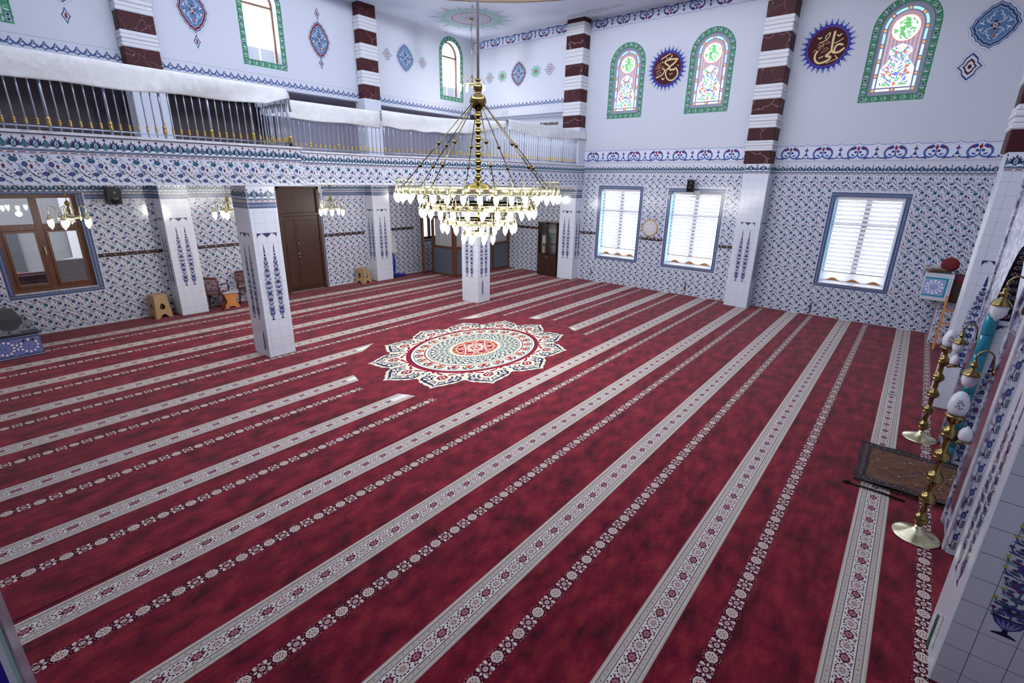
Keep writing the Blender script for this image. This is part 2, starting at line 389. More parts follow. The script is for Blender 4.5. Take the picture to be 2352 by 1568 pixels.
# --- scroll border, period .72, height .39
def scroll():
    p = Pat(); B = Pn('33569a'); B2 = Pn('27408a'); R = Pn('8e1e2e'); LB = Pn('6f83c0'); W = Pn('e4e8f2')
    top = []
    for x in np.linspace(0, .72, 49):
        t = abs(math.sin(x / .72 * 2 * PI * 1)) ; f = (x / .36) % 1
        top.append((x, .325 + .018 * abs(math.sin(f * 3 * PI)) + (.05 * max(0, 1 - abs(f - .0 if f < .5 else 1 - f) / .12))))
    p.stroke(0, LB, top, .014)
    p.stroke(0, W, [(x, y - .02) for x, y in top], .016)
    p.stroke(0, Pn('d6dcea'), [(0, .16), (.72, .16)], .27)
    for sg in (-1, 1):
        cx = .36
        pts = [(cx + sg * (.035 + .13 * math.sin(t) + .02 * t), .175 + .115 * math.cos(t) - .004 * t) for t in np.linspace(.15, 4.6, 16)]
        p.stroke(1, B, pts, .052, .024)
        p.stroke(2, LB, [(a, b) for a, b in pts[1:10]], .007)
        p.leaf(2, B2, cx + sg * .03, .275, cx + sg * .19, .235, .034); p.leaf(3, R, cx + sg * .10, .264, cx + sg * .175, .238, .016)
        p.leaf(2, B2, cx + sg * .07, .155, cx + sg * .02, .20, .03); p.leaf(2, B, cx + sg * .05, .09, cx + sg * .14, .13, .018)
        p.stroke(1, B, bez((cx + sg * .15, .06), (cx + sg * .25, .02), (cx + sg * .34, .06), 8), .038, .02)
        p.leaf(2, B2, cx + sg * .2, .035, cx + sg * .12, .02, .014); p.leaf(3, R, cx + sg * .19, .035, cx + sg * .14, .027, .006)
        p.leaf(1, B, cx + sg * .33, .03, cx + sg * .29, .10, .014)
    p.p(2, R, [(.36, .19), (.392, .25), (.36, .315), (.328, .25)]); p.leaf(1, B2, .36, .13, .36, .21, .012)
    for cx in (0., .72):
        sg = 1 if cx == 0 else -1
        p.p(1, B, [(cx, .30), (cx, .19), (cx + sg * .05, .235), (cx + sg * .02, .25)][::-sg]); p.p(2, B2, [(cx, .20), (cx, .10), (cx + sg * .045, .10), (cx + sg * .018, .15)][::-sg])
        p.p(3, R, [(cx, .27), (cx, .22), (cx + sg * .014, .24)][::-sg]); p.p(3, Pn('b0503a'), [(cx, .065), (cx, .02), (cx + sg * .02, .035)][::-sg])
    return p
SCROLL = scroll()
def zigzag():
    p = Pat(); B = Pn('3d5a8a'); R = Pn('8a3040'); L = Pn('9aa4b8'); w = .162
    p.stroke(0, B, [(0, .07), (w * .25, .115), (w * .32, .12), (w / 2, .185), (w * .68, .12), (w * .75, .115), (w, .07)], .030)
    p.stroke(0, B, [(0, .07), (w / 2, .115 - .05), (w, .07)], .008)
    p.stroke(1, B, [(w * .2, .10), (w * .5, .045), (w * .8, .10)], .024)
    p.ell(1, R, w / 2, .12, .010, .014, 6); p.ell(1, R, 0.012, .085, .006, .009, 5)
    p.stroke(0, L, [(0, .005), (w * .5, .05), (w, .005)], .006)
    return p
ZIG = zigzag()
def border_tile():   # dark blue-grey border tile around windows, period .06, width .1
    p = Pat(); p.rect(0, T('5a6888'), 0, .06, 0, .10); p.rect(1, T('39466c'), 0, .06, .012, .022); p.rect(1, T('39466c'), 0, .06, .078, .088)
    p.leaf(1, T('a7b2cc'), .005, .035, .055, .065, .008); p.leaf(1, T('2d3860'), .02, .068, .05, .042, .006); p.rect(1, T('8794b4'), 0, .06, .047, .052)
    return p
BORD = border_tile()
def rot90(p, k):
    def f(q):
        for _ in range(k): q = np.stack([-q[:, 1], q[:, 0]], 1)
        return q
    return p.xf(f)
def window_border(g, fr, u0, u1, v0, v1, w=.1):
    """frame of border tiles just outside the opening"""
    for x0, x1, y0, y1 in ((u0 - w, u1 + w, v1, v1 + w), (u0 - w, u1 + w, v0 - w, v0)):
        n = round((x1 - x0) / .06); place(g, fr, BORD.at(0, 0, (x1 - x0) / n / .06, w / .1), [(x0 + i * (x1 - x0) / n, y0) for i in range(n)], base=.001)
    n = round((v1 - v0) / .06); P = rot90(BORD, 1).at(0, 0, w / .1, (v1 - v0) / n / .06)
    for x in (u0, u1 + w): place(g, fr, P, [(x, v0 + i * (v1 - v0) / n) for i in range(n)], base=.001)

# --- vase panel motif (a tall plant in a footed vase), height 1.4, width .15, origin at the foot
def vase(m1=None):
    p = Pat(); B, N2, GR, YE, PU, LB = T('3a4488'), T('20244c'), T('2f6070'), T('b8b23c'), T('54306a'), T('7f9cc0')
    p.p(1, N2, [(-.036, 0), (.036, 0), (.030, .012), (.008, .028), (.007, .05), (-.007, .05), (-.008, .028), (-.030, .012)])
    p.p(1, B, [(-.010, .05), (.010, .05), (.034, .085), (.048, .135), (-.048, .135), (-.034, .085)]); p.rect(2, N2, -.05, .05, .126, .137)
    for i in range(-2, 3): p.leaf(2, T('8890c0'), i * .004, .055, i * .017, .122, .0035)
    def flower(y, r, c, c2):
        p.spiky(3, c, 0, y, r, r * 1.15, 7, .72); p.ell(4, c2, 0, y, r * .5, r * .55, 7); p.ell(5, LB, 0, y + r * .1, r * .2, r * .25, 5)
    p.stroke(0, GR, [(0, .12), (0, 1.2)], .006)
    hw = lambda y: float(np.interp(y, [.12, .18, .28, .34, .40, .55, .75, .85, 1.0, 1.1, 1.2], [.045, .058, .05, .034, .058, .066, .06, .048, .042, .026, .014]))
    n = 14
    for i in range(n):
        y = .15 + i * 1.05 / n; W = hw(y)
        for sg in (-1, 1):
            p.stroke(1, GR if i % 2 else B, bez((0, y - .02), (sg * W * .95, y - .02), (sg * W, y + .035), 6), .0085, .004)
            p.leaf(2, (B, GR, PU)[i % 3], sg * W * .25, y, sg * W * .85, y + .022, .010); p.leaf(1, (GR, B, LB)[i % 3], sg * W * .5, y - .012, sg * W * 1.08, y + .0, .008)
            p.ell(3, YE if i % 3 else PU, sg * W * .98, y + .038, .0085, .009, 6); p.ell(3, (N2, PU, B)[i % 3], sg * W * .55, y + .034, .010, .010, 6)
    flower(.2, .040, B, N2); flower(.285, .022, GR, B); flower(.38, .036, PU, B); flower(.50, .040, B, N2); flower(.60, .026, N2, B); flower(.70, .034, PU, N2); flower(.82, .030, B, PU); flower(.93, .028, N2, B); flower(1.03, .022, PU, N2); flower(1.12, .018, B, N2)
    p.ell(3, N2, 0, 1.20, .018, .020, 8); p.leaf(1, N2, 0, 1.21, 0, 1.40, .009); p.leaf(1, B, 0, 1.23, 0, 1.30, .015)
    return p
VASE = vase()
def spandrel(w=.35, h=.085):
    p = Pat(); c = T('343060'); q = T('5a5a90')
    p.rect(0, c, -w / 2, w / 2, h - .008, h)
    for k in (-1, 1):
        p.p(1, c, [(k * w / 2, h), (k * w / 2, 0), (k * (w / 2 - .012), .03), (k * (w / 2 - .05), .065), (k * (w / 2 - .085), h)][::k])
    p.p(1, c, [(-.085, h), (-.05, .05), (0, .006), (.05, .05), (.085, h)])
    for x in (-.15, -.12, 0, .12, .15): p.ell(2, q, x, h - .03, .008, .008, 6)
    p.ell(2, q, 0, .035, .008, .01, 6); return p
SPAN = spandrel()
def white_tile_face(g, fr, u0, u1, z0, z1, centres=(), tw=.177, zv=.72, cu=None, pal=False):
    cu = (u0 + u1) / 2 if cu is None else cu
    place(g, fr, line_grid(u0, u1, z0, z1, tw, tw, GROUT, .0035, cu, 0.0), base=.0004)
    if centres:
        for c in centres: place(g, fr, VASE, [(c, zv)], base=.0012)
        place(g, fr, SPAN, [(sum(centres) / len(centres), 2.22)], base=.0012)
    if pal:
        n = max(1, round((u1 - u0) / .202)); k = (u1 - u0) / n / .202
        place(g, fr, PALM.at(0, 0, k, 1), [(u0 + i * (u1 - u0) / n, 2.87) for i in range(n)], base=.001)
        n = max(1, round((u1 - u0) / .101)); k = (u1 - u0) / n / .101
        place(g, fr, DASH.at(0, 0, k, 1), [(u0 + i * (u1 - u0) / n, 2.835) for i in range(n)], base=.001)
        n = round((u1 - u0) / .06); k = (u1 - u0) / n / .06
        place(g, fr, BORD.at(0, 0, k, 1), [(u0 + i * (u1 - u0) / n, 2.73) for i in range(n)], base=.001)

# ================================================================= GEOMETRY CONSTANTS
XR, YB, YQ, XL = 14.82, 13.93, -1.28, -2.2
XR2 = 14.93             # right wall behind pilaster C
ZC = 7.95               # flat ceiling
GY = 8.975              # gallery front
ZG0, ZG1 = 3.11, 3.74   # gallery soffit / ledge
UX, UY = 14.5, 13.75    # upper corner walls
DC = (6.92, 6.44)

def tri_wall(g, m, fr, rects, th):
    """slabs of wall (list of u0,u1,v0,v1) with thickness th behind the plane"""
    O, U, V, N = [np.asarray(a, float) for a in fr]
    for u0, u1, v0, v1 in rects:
        P = [O + U * a + V * b for a, b in ((u0, v0), (u1, v0), (u1, v1), (u0, v1))]; Q = [p - N * th for p in P]
        g.add(P + Q, [(0, 1, 2, 3), (7, 6, 5, 4), (0, 4, 5, 1), (1, 5, 6, 2), (2, 6, 7, 3), (3, 7, 4, 0)], m)
def holes_to_rects(u0, u1, v0, v1, holes):
    us = sorted({u0, u1, *[h[0] for h in holes], *[h[1] for h in holes]}); out = []
    us = [u for u in us if u0 <= u <= u1]
    for a, b in zip(us, us[1:]):
        cut = sorted([(h[2], h[3]) for h in holes if h[0] < (a + b) / 2 < h[1]]); z = v0
        for c, d in cut:
            if c > z: out.append((a, b, z, c))
            z = max(z, d)
        if z < v1: out.append((a, b, z, v1))
    return out

# ================================================================= FLOOR + CARPET
g = G(); g.box(XL - .3, 15.4, YQ - .5, 14.4, -.25, -.012, mat('6d6a66', .8)); struct(g.make('floor'))
g = G(); CAR = carpet_mat(); g.prism([(XL + .01, YQ + .01), (XR - .01, YQ + .01), (XR - .01, 9.64), (XR2 - .01, 9.64), (XR2 - .01, YB - .01), (XL + .01, YB - .01)], -.012, 0, CAR)
CREAM, BEIGE, EDGE, MAR, PINK, GREYC, DOT = Cp('d9d5d2'), Cp('b9b0a6'), Cp('7e3030'), Cp('5e1c28'), Cp('a0707a'), Cp('8c8680'), Cp('8a5a4a')
def stripe_motif():
    p = Pat()           # period .25 along u, centred v=0
    hexp = np.array([(-.047, -.012), (-.040, -.03), (0, -.048), (.040, -.03), (.047, -.012), (.047, .012), (.040, .03), (0, .048), (-.040, .03), (-.047, .012)])
    def hexring(sx, sy):
        return [(x * sx, y * sy) for x, y in ((-.062, 0), (-.03, -.043), (.03, -.043), (.062, 0), (.03, .043), (-.03, .043))]
    H = hexring(1, 1)
    for i in range(6):
        a, b = np.array(H[i]), np.array(H[(i + 1) % 6]); p.stroke(1, MAR, [a + (b - a) * .08, a + (b - a) * .42], .011); p.stroke(1, MAR, [a + (b - a) * .56, a + (b - a) * .92], .010)
    p.p(1, Cp('c0aba4'), hexring(.74, .72)); p.spiky(2, Cp('8b7a76'), 0, 0, .030, .022, 8, .6); p.ell(3, Cp('d8c8b8'), 0, 0, .012, .010, 6); p.ell(4, Cp('9b4a3a'), 0, 0, .005, .005, 5)
    for i in range(8):
        a = PI / 4 * i + .39; p.ell(2, Cp('e6e0dc'), .036 * math.cos(a), .024 * math.sin(a), .005, .004, 5)
    for i in range(8):
        a = PI / 4 * i + PI / 8; p.ell(1, MAR, .125 + .032 * math.cos(a), .027 * math.sin(a), .013, .011, 7)
    p.ell(2, PINK, .125, 0, .029, .023, 10); p.ell(3, Cp('7e4a54'), .125, 0, .012, .009, 8)
    for x in (.08, .17):
        for y in (-.036, .036): p.p(1, GREYC, [(x - .016, y - .013), (x + .016, y - .005), (x + .002, y + .014)]); p.ell(2, MAR, x, y - .009, .010, .005, 6)
        p.leaf(1, MAR, x - .015, .003, x + .015, -.005, .007); p.ell(1, MAR, x - .012, .024, .006, .005, 5); p.ell(1, MAR, x + .012, -.024, .006, .005, 5)
    for x in (.1, .15):
        for y in (-.048, .048): p.ell(1, MAR, x, y, .009, .007, 5)
    for x in (-.05, .05):
        for y in (-.044, .044): p.ell(1, GREYC, x, y, .008, .006, 6)
    return p
SM = stripe_motif()
def stripe_base(x0L, x1L, x0R, x1R, yc):     # L = far edge (larger y), R = near edge
    p = Pat(); hw = .1375
    def q(v0, v1, layer, m):
        f = lambda v, a, b: b + (a - b) * (v + hw) / (2 * hw)
        p.p(layer, m, [(f(v0, x0L, x0R), v0), (f(v0, x1L, x1R), v0), (f(v1, x1L, x1R), v1), (f(v1, x0L, x0R), v1)])
    q(-hw - .007, hw + .007, 0, EDGE); q(-hw, hw, 1, BEIGE); q(-.0605, .0605, 2, CREAM)
    for v in (-.064, .0635): q(v - .003, v + .0025, 3, Cp('6a4a50'))
    for v in (-.107, .107): q(v - .003, v + .003, 3, Cp('8a7a72')); q(v - .010, v - .006, 3, Cp('cfc8c0'))
    return p.at(0, yc)
def side_band():
    p = Pat()
    for i in range(5): p.ell(3, DOT if i % 2 else Cp('8f8a84'), .025 + i * .05, .086, .009, .0045, 6, rot=.8); p.ell(3, DOT if i % 2 else Cp('8f8a84'), .025 + i * .05, -.086, .009, .0045, 6, rot=.8)
    for i in range(12):
        x = i * .25 / 12; w = .25 / 24
        for sg in (1, -1): p.p(3, Cp('d8d4ce'), [(x, sg * .114), (x + 2 * w, sg * .114), (x + w, sg * .128)][::sg])
    return p
SB = side_band()
def thin_motif():
    p = Pat(); W = Cp('d6cac2'); Q = Cp('a88a84'); PP = Cp('8a3a58'); p.rect(0, Cp('4c1226'), -.125, .125, -.05, .05)
    hexp = [(-.052, 0), (-.035, -.034), (0, -.046), (.035, -.034), (.052, 0), (.035, .034), (0, .046), (-.035, .034)]
    p.p(1, W, hexp); p.p(2, Q, [(x * .78, y * .78) for x, y in hexp]); p.p(3, W, [(x * .66, y * .66) for x, y in hexp])
    for i in range(6):
        a = PI / 3 * i; p.ell(4, MAR, .021 * math.cos(a), .019 * math.sin(a), .007, .006, 6)
    p.ell(5, Cp('b07858'), 0, 0, .008, .007, 6)
    for i in range(14):
        a = 2 * PI * i / 14; p.ell(1, Q, .064 * math.cos(a), .060 * math.sin(a), .0065, .0045, 5, rot=a + 1.57)
    for sg in (-1, 1):
        p.leaf(1, W, sg * .078, -.052, sg * .095, -.012, .011); p.leaf(1, W, sg * .078, .052, sg * .095, .012, .011); p.leaf(1, W, sg * .066, 0, sg * .092, 0, .010)
        p.leaf(1, PP, sg * .125 - .02, sg * .058, sg * .125 + .02, sg * .05, .006)
    p.ell(1, W, .125, 0, .021, .019, 10); p.ell(2, MAR, .125, 0, .013, .011, 8); p.ell(3, W, .125, 0, .007, .006, 6)
    for a in (.092, .158):
        for y in (-.047, -.018, .018, .047): p.ell(1, W if abs(y) > .03 else Q, a, y, .010, .006, 6)
    for y in (-.046, .046): p.ell(1, W, .125, y, .011, .006, 6)
    for a in (.105, .145):
        for y in (-.034, .034): p.ell(1, Q, a, y, .012, .009, 7); p.ell(2, MAR, a, y, .005, .004, 5)
    p.leaf(1, PP, .09, .022, .108, .01, .005); p.leaf(1, PP, .16, -.022, .142, -.01, .005); p.leaf(1, PP, .16, .022, .142, .01, .005); p.leaf(1, PP, .09, -.022, .108, -.01, .005)
    return p
TM = thin_motif()
FL = F_up(0, 0, 0)
cuts = {5: ((4.43, 4.551), (9.407, 9.253)), 6: ((4.411, 4.326), (9.421, 9.492)), 7: ((5.691, 5.227), (8.125, 8.567))}
tcut = {5: (4.78, 9.08), 6: (4.31, 9.555), 7: (4.81, 9.01), 4: (99, 99)}
for k in range(0, 12):
    yc = -.108 - .1375 + 1.2 * k + .0
    x0, x1 = XL + .1, (XR if yc < 9.5 else XR2) - .012
    segs = [(x0, x1, x0, x1)]
    if k in cuts:
        (la, lb), (ra, rb) = cuts[k]; segs = [(x0, la, x0, lb), (ra, x1, rb, x1)]
    for a, b, c, d in segs:
        place(g, FL, stripe_base(a, b, c, d, yc))
        n0 = math.ceil((max(a, c) + .07 - .01) / .25); n1 = math.floor((min(b, d) - .19 - .01) / .25)
        offs = [(.01 + .25 * i, yc) for i in range(n0, n1 + 1)]
        place(g, FL, SM, offs, base=.0008 + 2 * LAY); place(g, FL, SB, offs)
    yt = yc - .446
    ts = [(x0, x1)] if k not in tcut or k == 4 else [(x0, tcut[k][0]), (tcut[k][1], x1)]
    if yt > YQ + .1:
        for a, b in ts:
            n0 = math.ceil((a + .08 - .01) / .25); n1 = math.floor((b - .2 - .01) / .25)
            place(g, FL, TM, [(.01 + .25 * i, yt) for i in range(n0, n1 + 1)])
place(g, FL, Pat().p(0, Cp('3c0c16'), [(XL + .1, 4.735), (6.2, 4.715), (6.2, 4.727), (XL + .1, 4.752)]))
carpet = g.make('carpet'); tag(carpet, 'wall-to-wall red prayer carpet with cream ornamental row stripes', 'carpet')
# medallion of the carpet
def medallion():
    p = Pat(); CR = Cp('ccc9ba'); NV = Cp('20264a'); MR = Cp('7c1830'); OR = Cp('9a4428'); OL = Cp('c9c8b0'); BG = Cp('8a1c30')
    def lobed(s, sh=0.0):
        pts = []
        prof = [(0, 1.0), (1.4, .972), (3, .950), (4.2, .946), (6.2, .930), (7.6, .905), (9.4, .905), (11.5, .878), (13.2, .848), (15, .836)]
        for i in range(12):
            a0 = 30 * i
            for d, r in prof: pts.append((a0 + d, r))
            for d, r in prof[::-1][1:-1]: pts.append((a0 + 30 - d, r))
        return [((r - sh) * s * math.cos(math.radians(a)), (r - sh) * s * math.sin(math.radians(a))) for a, r in pts]
    p.p(0, Cp('6a2a28'), lobed(1.006)); p.p(1, CR, lobed(1)); p.p(2, NV, lobed(1, .036)); p.p(3, CR, lobed(1, .054))
    def pol(r, a): return (r * math.cos(math.radians(a)), r * math.sin(math.radians(a)))
    def curve(l, m, pr, w, w1=None, taper=False): p.stroke(l, m, [pol(r, a) for r, a in pr], w * 1.3, None if w1 is None else w1 * 1.3, taper)
    for i in range(12):
        A = 30 * i
        for s in (-1, 1):
            # navy commas and scrolls inside every lobe
            def c(lst): return [(r, A + s * d) for r, d in lst]
            curve(4, NV, c([(.925, 1), (.915, 3), (.90, 4.6), (.885, 4.8), (.875, 3.6), (.885, 2.0)]), .016, .006)
            curve(4, NV, c([(.885, 6.2), (.87, 8.2), (.85, 8.8), (.835, 7.4), (.85, 5.6)]), .022, .008)
            curve(4, NV, c([(.855, 10.6), (.835, 12.0), (.81, 11.6), (.805, 9.6), (.82, 8.2)]), .020, .008)
            curve(4, NV, c([(.80, 13.2), (.78, 11.5), (.755, 12.6)]), .022, .008)
            curve(4, NV, c([(.90, 1.2), (.87, 1.0), (.855, 2.6), (.86, 4.2)]), .013, .006)
            curve(4, NV, c([(.83, 5.2), (.80, 6.6), (.77, 6.8), (.745, 5.4)]), .018, .010)
            curve(4, NV, c([(.79, 8.6), (.765, 9.8), (.74, 9.2), (.73, 7.6)]), .018, .008)
            curve(4, NV, c([(.745, 13.6), (.725, 12.0), (.70, 13.6)]), .018, .008)
            curve(4, OR, c([(.865, 6.8), (.855, 7.6)]), .012); curve(4, OR, c([(.77, 10.9), (.755, 11.6)]), .014); curve(4, OR, c([(.845, 3.4), (.83, 4.0)]), .012)
            curve(4, MR, c([(.715, 2.2), (.70, 5.0), (.685, 7.5), (.67, 9.0)]), .022, .010); curve(4, MR, c([(.69, 10.2), (.675, 12.2), (.66, 14.2)]), .020, .012)
        p.p(4, MR, [pol(.83, A), pol(.80, A + 3.2), pol(.755, A + 3.6), pol(.735, A + 1.2), pol(.715, A), pol(.735, A - 1.2), pol(.755, A - 3.6), pol(.80, A - 3.2)])
        for r, d in ((.80, 0), (.775, 1.4), (.775, -1.4), (.755, 0)): p.ell(5, CR, *pol(r, A + d), .011, .011, 6)
        p.p(5, OL, [pol(.835 - .012, A + 15), pol(.80, A + 17.3), pol(.77, A + 16.2), pol(.755, A + 15), pol(.77, A + 13.8), pol(.80, A + 12.7)])
    p.ell(4, MR, 0, 0, .668, n=96); p.ell(5, NV, 0, 0, .632, n=96); p.ell(6, CR, 0, 0, .622, n=96); p.ell(7, NV, 0, 0, .602, n=96); p.ell(8, CR, 0, 0, .596, n=96)
    for i in range(24):
        A = 15 * i
        for s in (-1, 1):
            p.stroke(9, NV, [pol(r, A + s * d) for r, d in ((.585, 1), (.575, 3.4), (.555, 5), (.535, 5.6), (.52, 4.4))], .022, .008)
            p.stroke(9, NV if i % 2 else MR, [pol(r, A + s * d) for r, d in ((.525, 1), (.515, 2.8), (.505, 3.2))], .014, .008)
            p.stroke(9, OR, [pol(r, A + s * d) for r, d in ((.562, 1.2), (.548, 3.0), (.533, 3.0))], .018, .01)
        p.leaf(9, OR if i % 2 else MR, *pol(.50, A), *pol(.575, A), .018)
    p.ell(9, MR, 0, 0, .502, n=96); p.ell(10, CR, 0, 0, .490, n=96); p.ell(11, NV, 0, 0, .466, n=96); p.ell(12, Cp('c2c4b4'), 0, 0, .459, n=96)
    GR = Cp('3c4a58'); G2 = Cp('6f7c80')
    for i in range(36):
        A = 10 * i
        for s in (-1, 1):
            p.stroke(13, GR, [pol(r, A + s * d) for r, d in ((.45, 1), (.435, 3.2), (.415, 4.2), (.395, 3.4))], .018, .008)
            p.stroke(13, GR, [pol(r, A + s * d) for r, d in ((.405, .5), (.385, 2.2), (.36, 4.6), (.335, 4.4))], .018, .008)
            p.stroke(13, G2 if i % 2 else GR, [pol(r, A + s * d) for r, d in ((.35, .6), (.325, 2.8), (.30, 4.0), (.28, 2.5))], .015, .008)
            p.stroke(13, GR, [pol(r, A + s * d) for r, d in ((.295, .6), (.275, 2.4), (.255, 4.2))], .013, .007)
        p.leaf(13, GR, *pol(.415, A + 5), *pol(.452, A + 5), .007); p.leaf(13, G2, *pol(.31, A), *pol(.36, A), .006)
    p.ell(14, CR, 0, 0, .242, n=64); p.ell(15, OR, 0, 0, .232, n=64); p.ell(16, CR, 0, 0, .196, n=64); p.ell(17, MR, 0, 0, .188, n=64)
    for i in range(16): p.stroke(16, CR, [pol(.196, 22.5 * i), pol(.233, 22.5 * i)], .006)
    for i in range(8):
        A = 45 * i
        p.stroke(18, CR, [pol(.185, A), pol(.10, A + 50), pol(.07, A + 100), pol(.10, A + 150), pol(.185, A + 200)], .010)
        p.ring(18, Cp('c98a70'), *pol(.115, A), .035, .007, 10); p.leaf(18, CR, *pol(.04, A), *pol(.09, A), .012); p.ell(19, OR, *pol(.145, A + 22), .012, .012, 6)
    p.ell(19, CR, 0, 0, .03, n=10); p.ell(20, OR, 0, 0, .016, n=8)
    return p
g = G(); place(g, F_up(0, 0, 0), medallion().at(0, 0, 2.29, 1.715), base=.0015)
md = g.make('medallion', carpet, (6.873, 6.503, 0)); md['label'] = 'large cream and navy twelve-lobed oval medallion'

# ================================================================= RIGHT WALL
RW = [(-8.30, -6.93, .885, 3.05), (-5.93, -4.48, .87, 3.02), (-1.74, -.35, .88, 3.02)]      # u = -y
fr = F_mx(XR, 0, 0)
g = G()
tri_wall(g, TILE, fr, holes_to_rects(-9.65, 1.7, -.02, 3.76, RW), .28)
tri_wall(g, TILE, F_mx(XR2, 0, 0), [(-14.2, -9.5, -.02, 3.76)], .28)
bh = [(h[0] - .1, h[1] + .1, h[2] - .1, h[3] + .1) for h in RW]
place(g, fr, FLORAL, grid(-9.1, 1.4, .27, 3.9, .225, .36), (-9.02, 1.28, .0, 3.535), bh)
place(g, fr, PALM, grid(-9.0, 1.2, 3.56, 3.561, .202, 1)); place(g, fr, DASH, grid(-9.0, 1.2, 3.523, 3.524, .101, 1))
fr2 = F_mx(XR2, 0, 0)
place(g, fr2, FLORAL, grid(-13.9, -9.7, .27, 3.2, .225, .36), (-13.9, -9.62, 0, 2.74))
place(g, fr2, PALM, grid(-13.9, -9.7, 2.87, 2.871, .202, 1)); place(g, fr2, DASH, grid(-13.9, -9.7, 2.835, 2.836, .101, 1)); place(g, fr2, BORD, grid(-13.9, -9.7, 2.73, 2.731, .06, 1))
for h in RW: window_border(g, fr, *h)
wall_r = struct(g.make('wall_right'))

def arch_pts(w, h, n=14, inset=0, close=True):
    """outline of a round-topped opening, origin bottom centre"""
    r = w / 2 - inset; pts = [(-r, inset), (r, inset)]
    for i in range(n + 1):
        a = PI * i / n; pts.append((r * math.cos(a), h - w / 2 + r * math.sin(a)))
    return pts
def holed_wall(g, m, fr, u0, u1, v0, v1, arches, th):
    """wall rectangle with round-topped holes: (cx, base, w, h)"""
    hs = [(c - w / 2, c + w / 2, b, b + h) for c, b, w, h in arches]
    tri_wall(g, m, fr, holes_to_rects(u0, u1, v0, v1, hs), th)
    O, U, V, N = [np.asarray(a, float) for a in fr]
    for c, b, w, h in arches:
        r = w / 2; cy = b + h - r; n = 10
        for sg in (-1, 1):
            A = [(c + sg * r * math.cos(PI / 2 * i / n), cy + r * math.sin(PI / 2 * i / n)) for i in range(n + 1)]
            poly = A + [(c + sg * r, cy + r)]
            P = [O + U * a + V * z for a, z in poly]; Q = [p - N * th for p in P]; k = len(P)
            g.add(P + Q, [tuple(range(k)), tuple(range(2 * k - 1, k - 1, -1))] + [(i, (i + 1) % k, k + (i + 1) % k, k + i) for i in range(k)], m)
# upper right wall (stained glass windows)
UWR = [(-7.72, 5.26, .88, 1.77), (-5.245, 5.26, .92, 1.80), (-1.12, 5.24, .94, 1.80)]   # u centre, base, w, h
g = G(); fru = F_mx(XR, 0, 0)
holed_wall(g, WALLPAINT, fru, -9.5, 1.7, 3.76, ZC, UWR, .28)
place(g, fru, Pat().rect(0, mat('9a9cae', .6), -9.05, 1.28, 3.835, 3.845))
place(g, fru, SCROLL.at(0, 0), [(-9.05 - .0 + .72 * i, 3.86) for i in range(0, 15)], (-9.1, 1.3, 3.8, 4.4))
place(g, fru, SCROLL.at(0, 0, 1, -.85), [(-9.05 + .72 * i, 7.93) for i in range(0, 15)], (-9.1, 1.3, 7.4, ZC))
def green_border(w, h, bw=.135):
    """painted green frame round an arched window; origin bottom centre of the opening"""
    p = Pat(); GR, LT, WH, PU, RD = Pn('458868'), Pn('2d6b4e'), Pn('b9c4cc'), Pn('3a2a60'), Pn('8a3a44')
    r = w / 2; path = [(-r, -bw * .0)]; cy = h - r
    n = 20; inner = [(-r, 0)] + [(-r, cy * k / 5) for k in range(1, 5)] + [(-r * math.cos(PI * i / n), cy + r * math.sin(PI * i / n)) for i in range(n + 1)] + [(r, cy * k / 5) for k in (4, 3, 2, 1)] + [(r, 0)]
    R = r + bw; outer = [(-R, -bw)] + [(-R, cy * k / 5) for k in range(1, 5)] + [(-R * math.cos(PI * i / n), cy + R * math.sin(PI * i / n)) for i in range(n + 1)] + [(R, cy * k / 5) for k in (4, 3, 2, 1)] + [(R, -bw)]
    for i in range(len(inner) - 1): p.p(0, GR, [inner[i], outer[i], outer[i + 1], inner[i + 1]])
    p.p(0, GR, [(-R, -bw), (R, -bw), (r, 0), (-r, 0)])
    mid = [(-r - bw / 2, -bw / 2)] + [((a[0] + b[0]) / 2, (a[1] + b[1]) / 2) for a, b in zip(inner[1:-1], outer[1:-1])] + [(r + bw / 2, -bw / 2)]
    M = np.array(mid); d = np.r_[0, np.cumsum(np.linalg.norm(np.diff(M, axis=0), axis=1))]
    L = d[-1]; N2 = max(6, int(round(L / .16)))
    def at(s): return np.array([np.interp(s, d, M[:, 0]), np.interp(s, d, M[:, 1])])
    def motif(c, t, j):
        t = t / np.linalg.norm(t); q = np.array([-t[1], t[0]]); S = bw / .135 * 1.15
        f = lambda a, b: tuple(c + t * a * S + q * b * S)
        if j % 3 == 0:
            p.spiky(2, WH, *c, .036 * S, .036 * S, 6, .7); p.spiky(3, PU, *c, .026 * S, .026 * S, 6, .7)
        for s in (-1, 1):
            p.stroke(1, WH, [f(.01, s * .0), f(.035, s * .035), f(.07, s * .035), f(.08, s * .01)], .009 * S)
            p.leaf(2, WH, *f(.05 * s, -.01 * s), *f(.085 * s, .03 * s), .009 * S); p.leaf(1, LT, *f(.03 * s, .03), *f(.07 * s, .05), .01 * S)
        if j % 3 == 1: p.leaf(3, RD, *f(-.02, -.012), *f(.025, .012), .009 * S)
    for j in range(N2):
        s = L * (j + .5) / N2; a = at(max(0, s - .01)); b = at(min(L, s + .01)); motif(at(s), b - a, j + (1 if j else 2))
    nb = max(2, int(round((w + bw) / .17)))
    for j in range(nb + 1): motif(np.array([-r - bw / 2 + (w + bw) * j / nb, -bw / 2]), np.array([1., 0]), 0 if j in (0, nb) else (1 if j == nb // 2 else 2))
    return p
for c, b, w, h in UWR: place(g, fru, green_border(w, h), [(c, b)], base=.0015)
wall_ru = struct(g.make('wall_right_upper'))

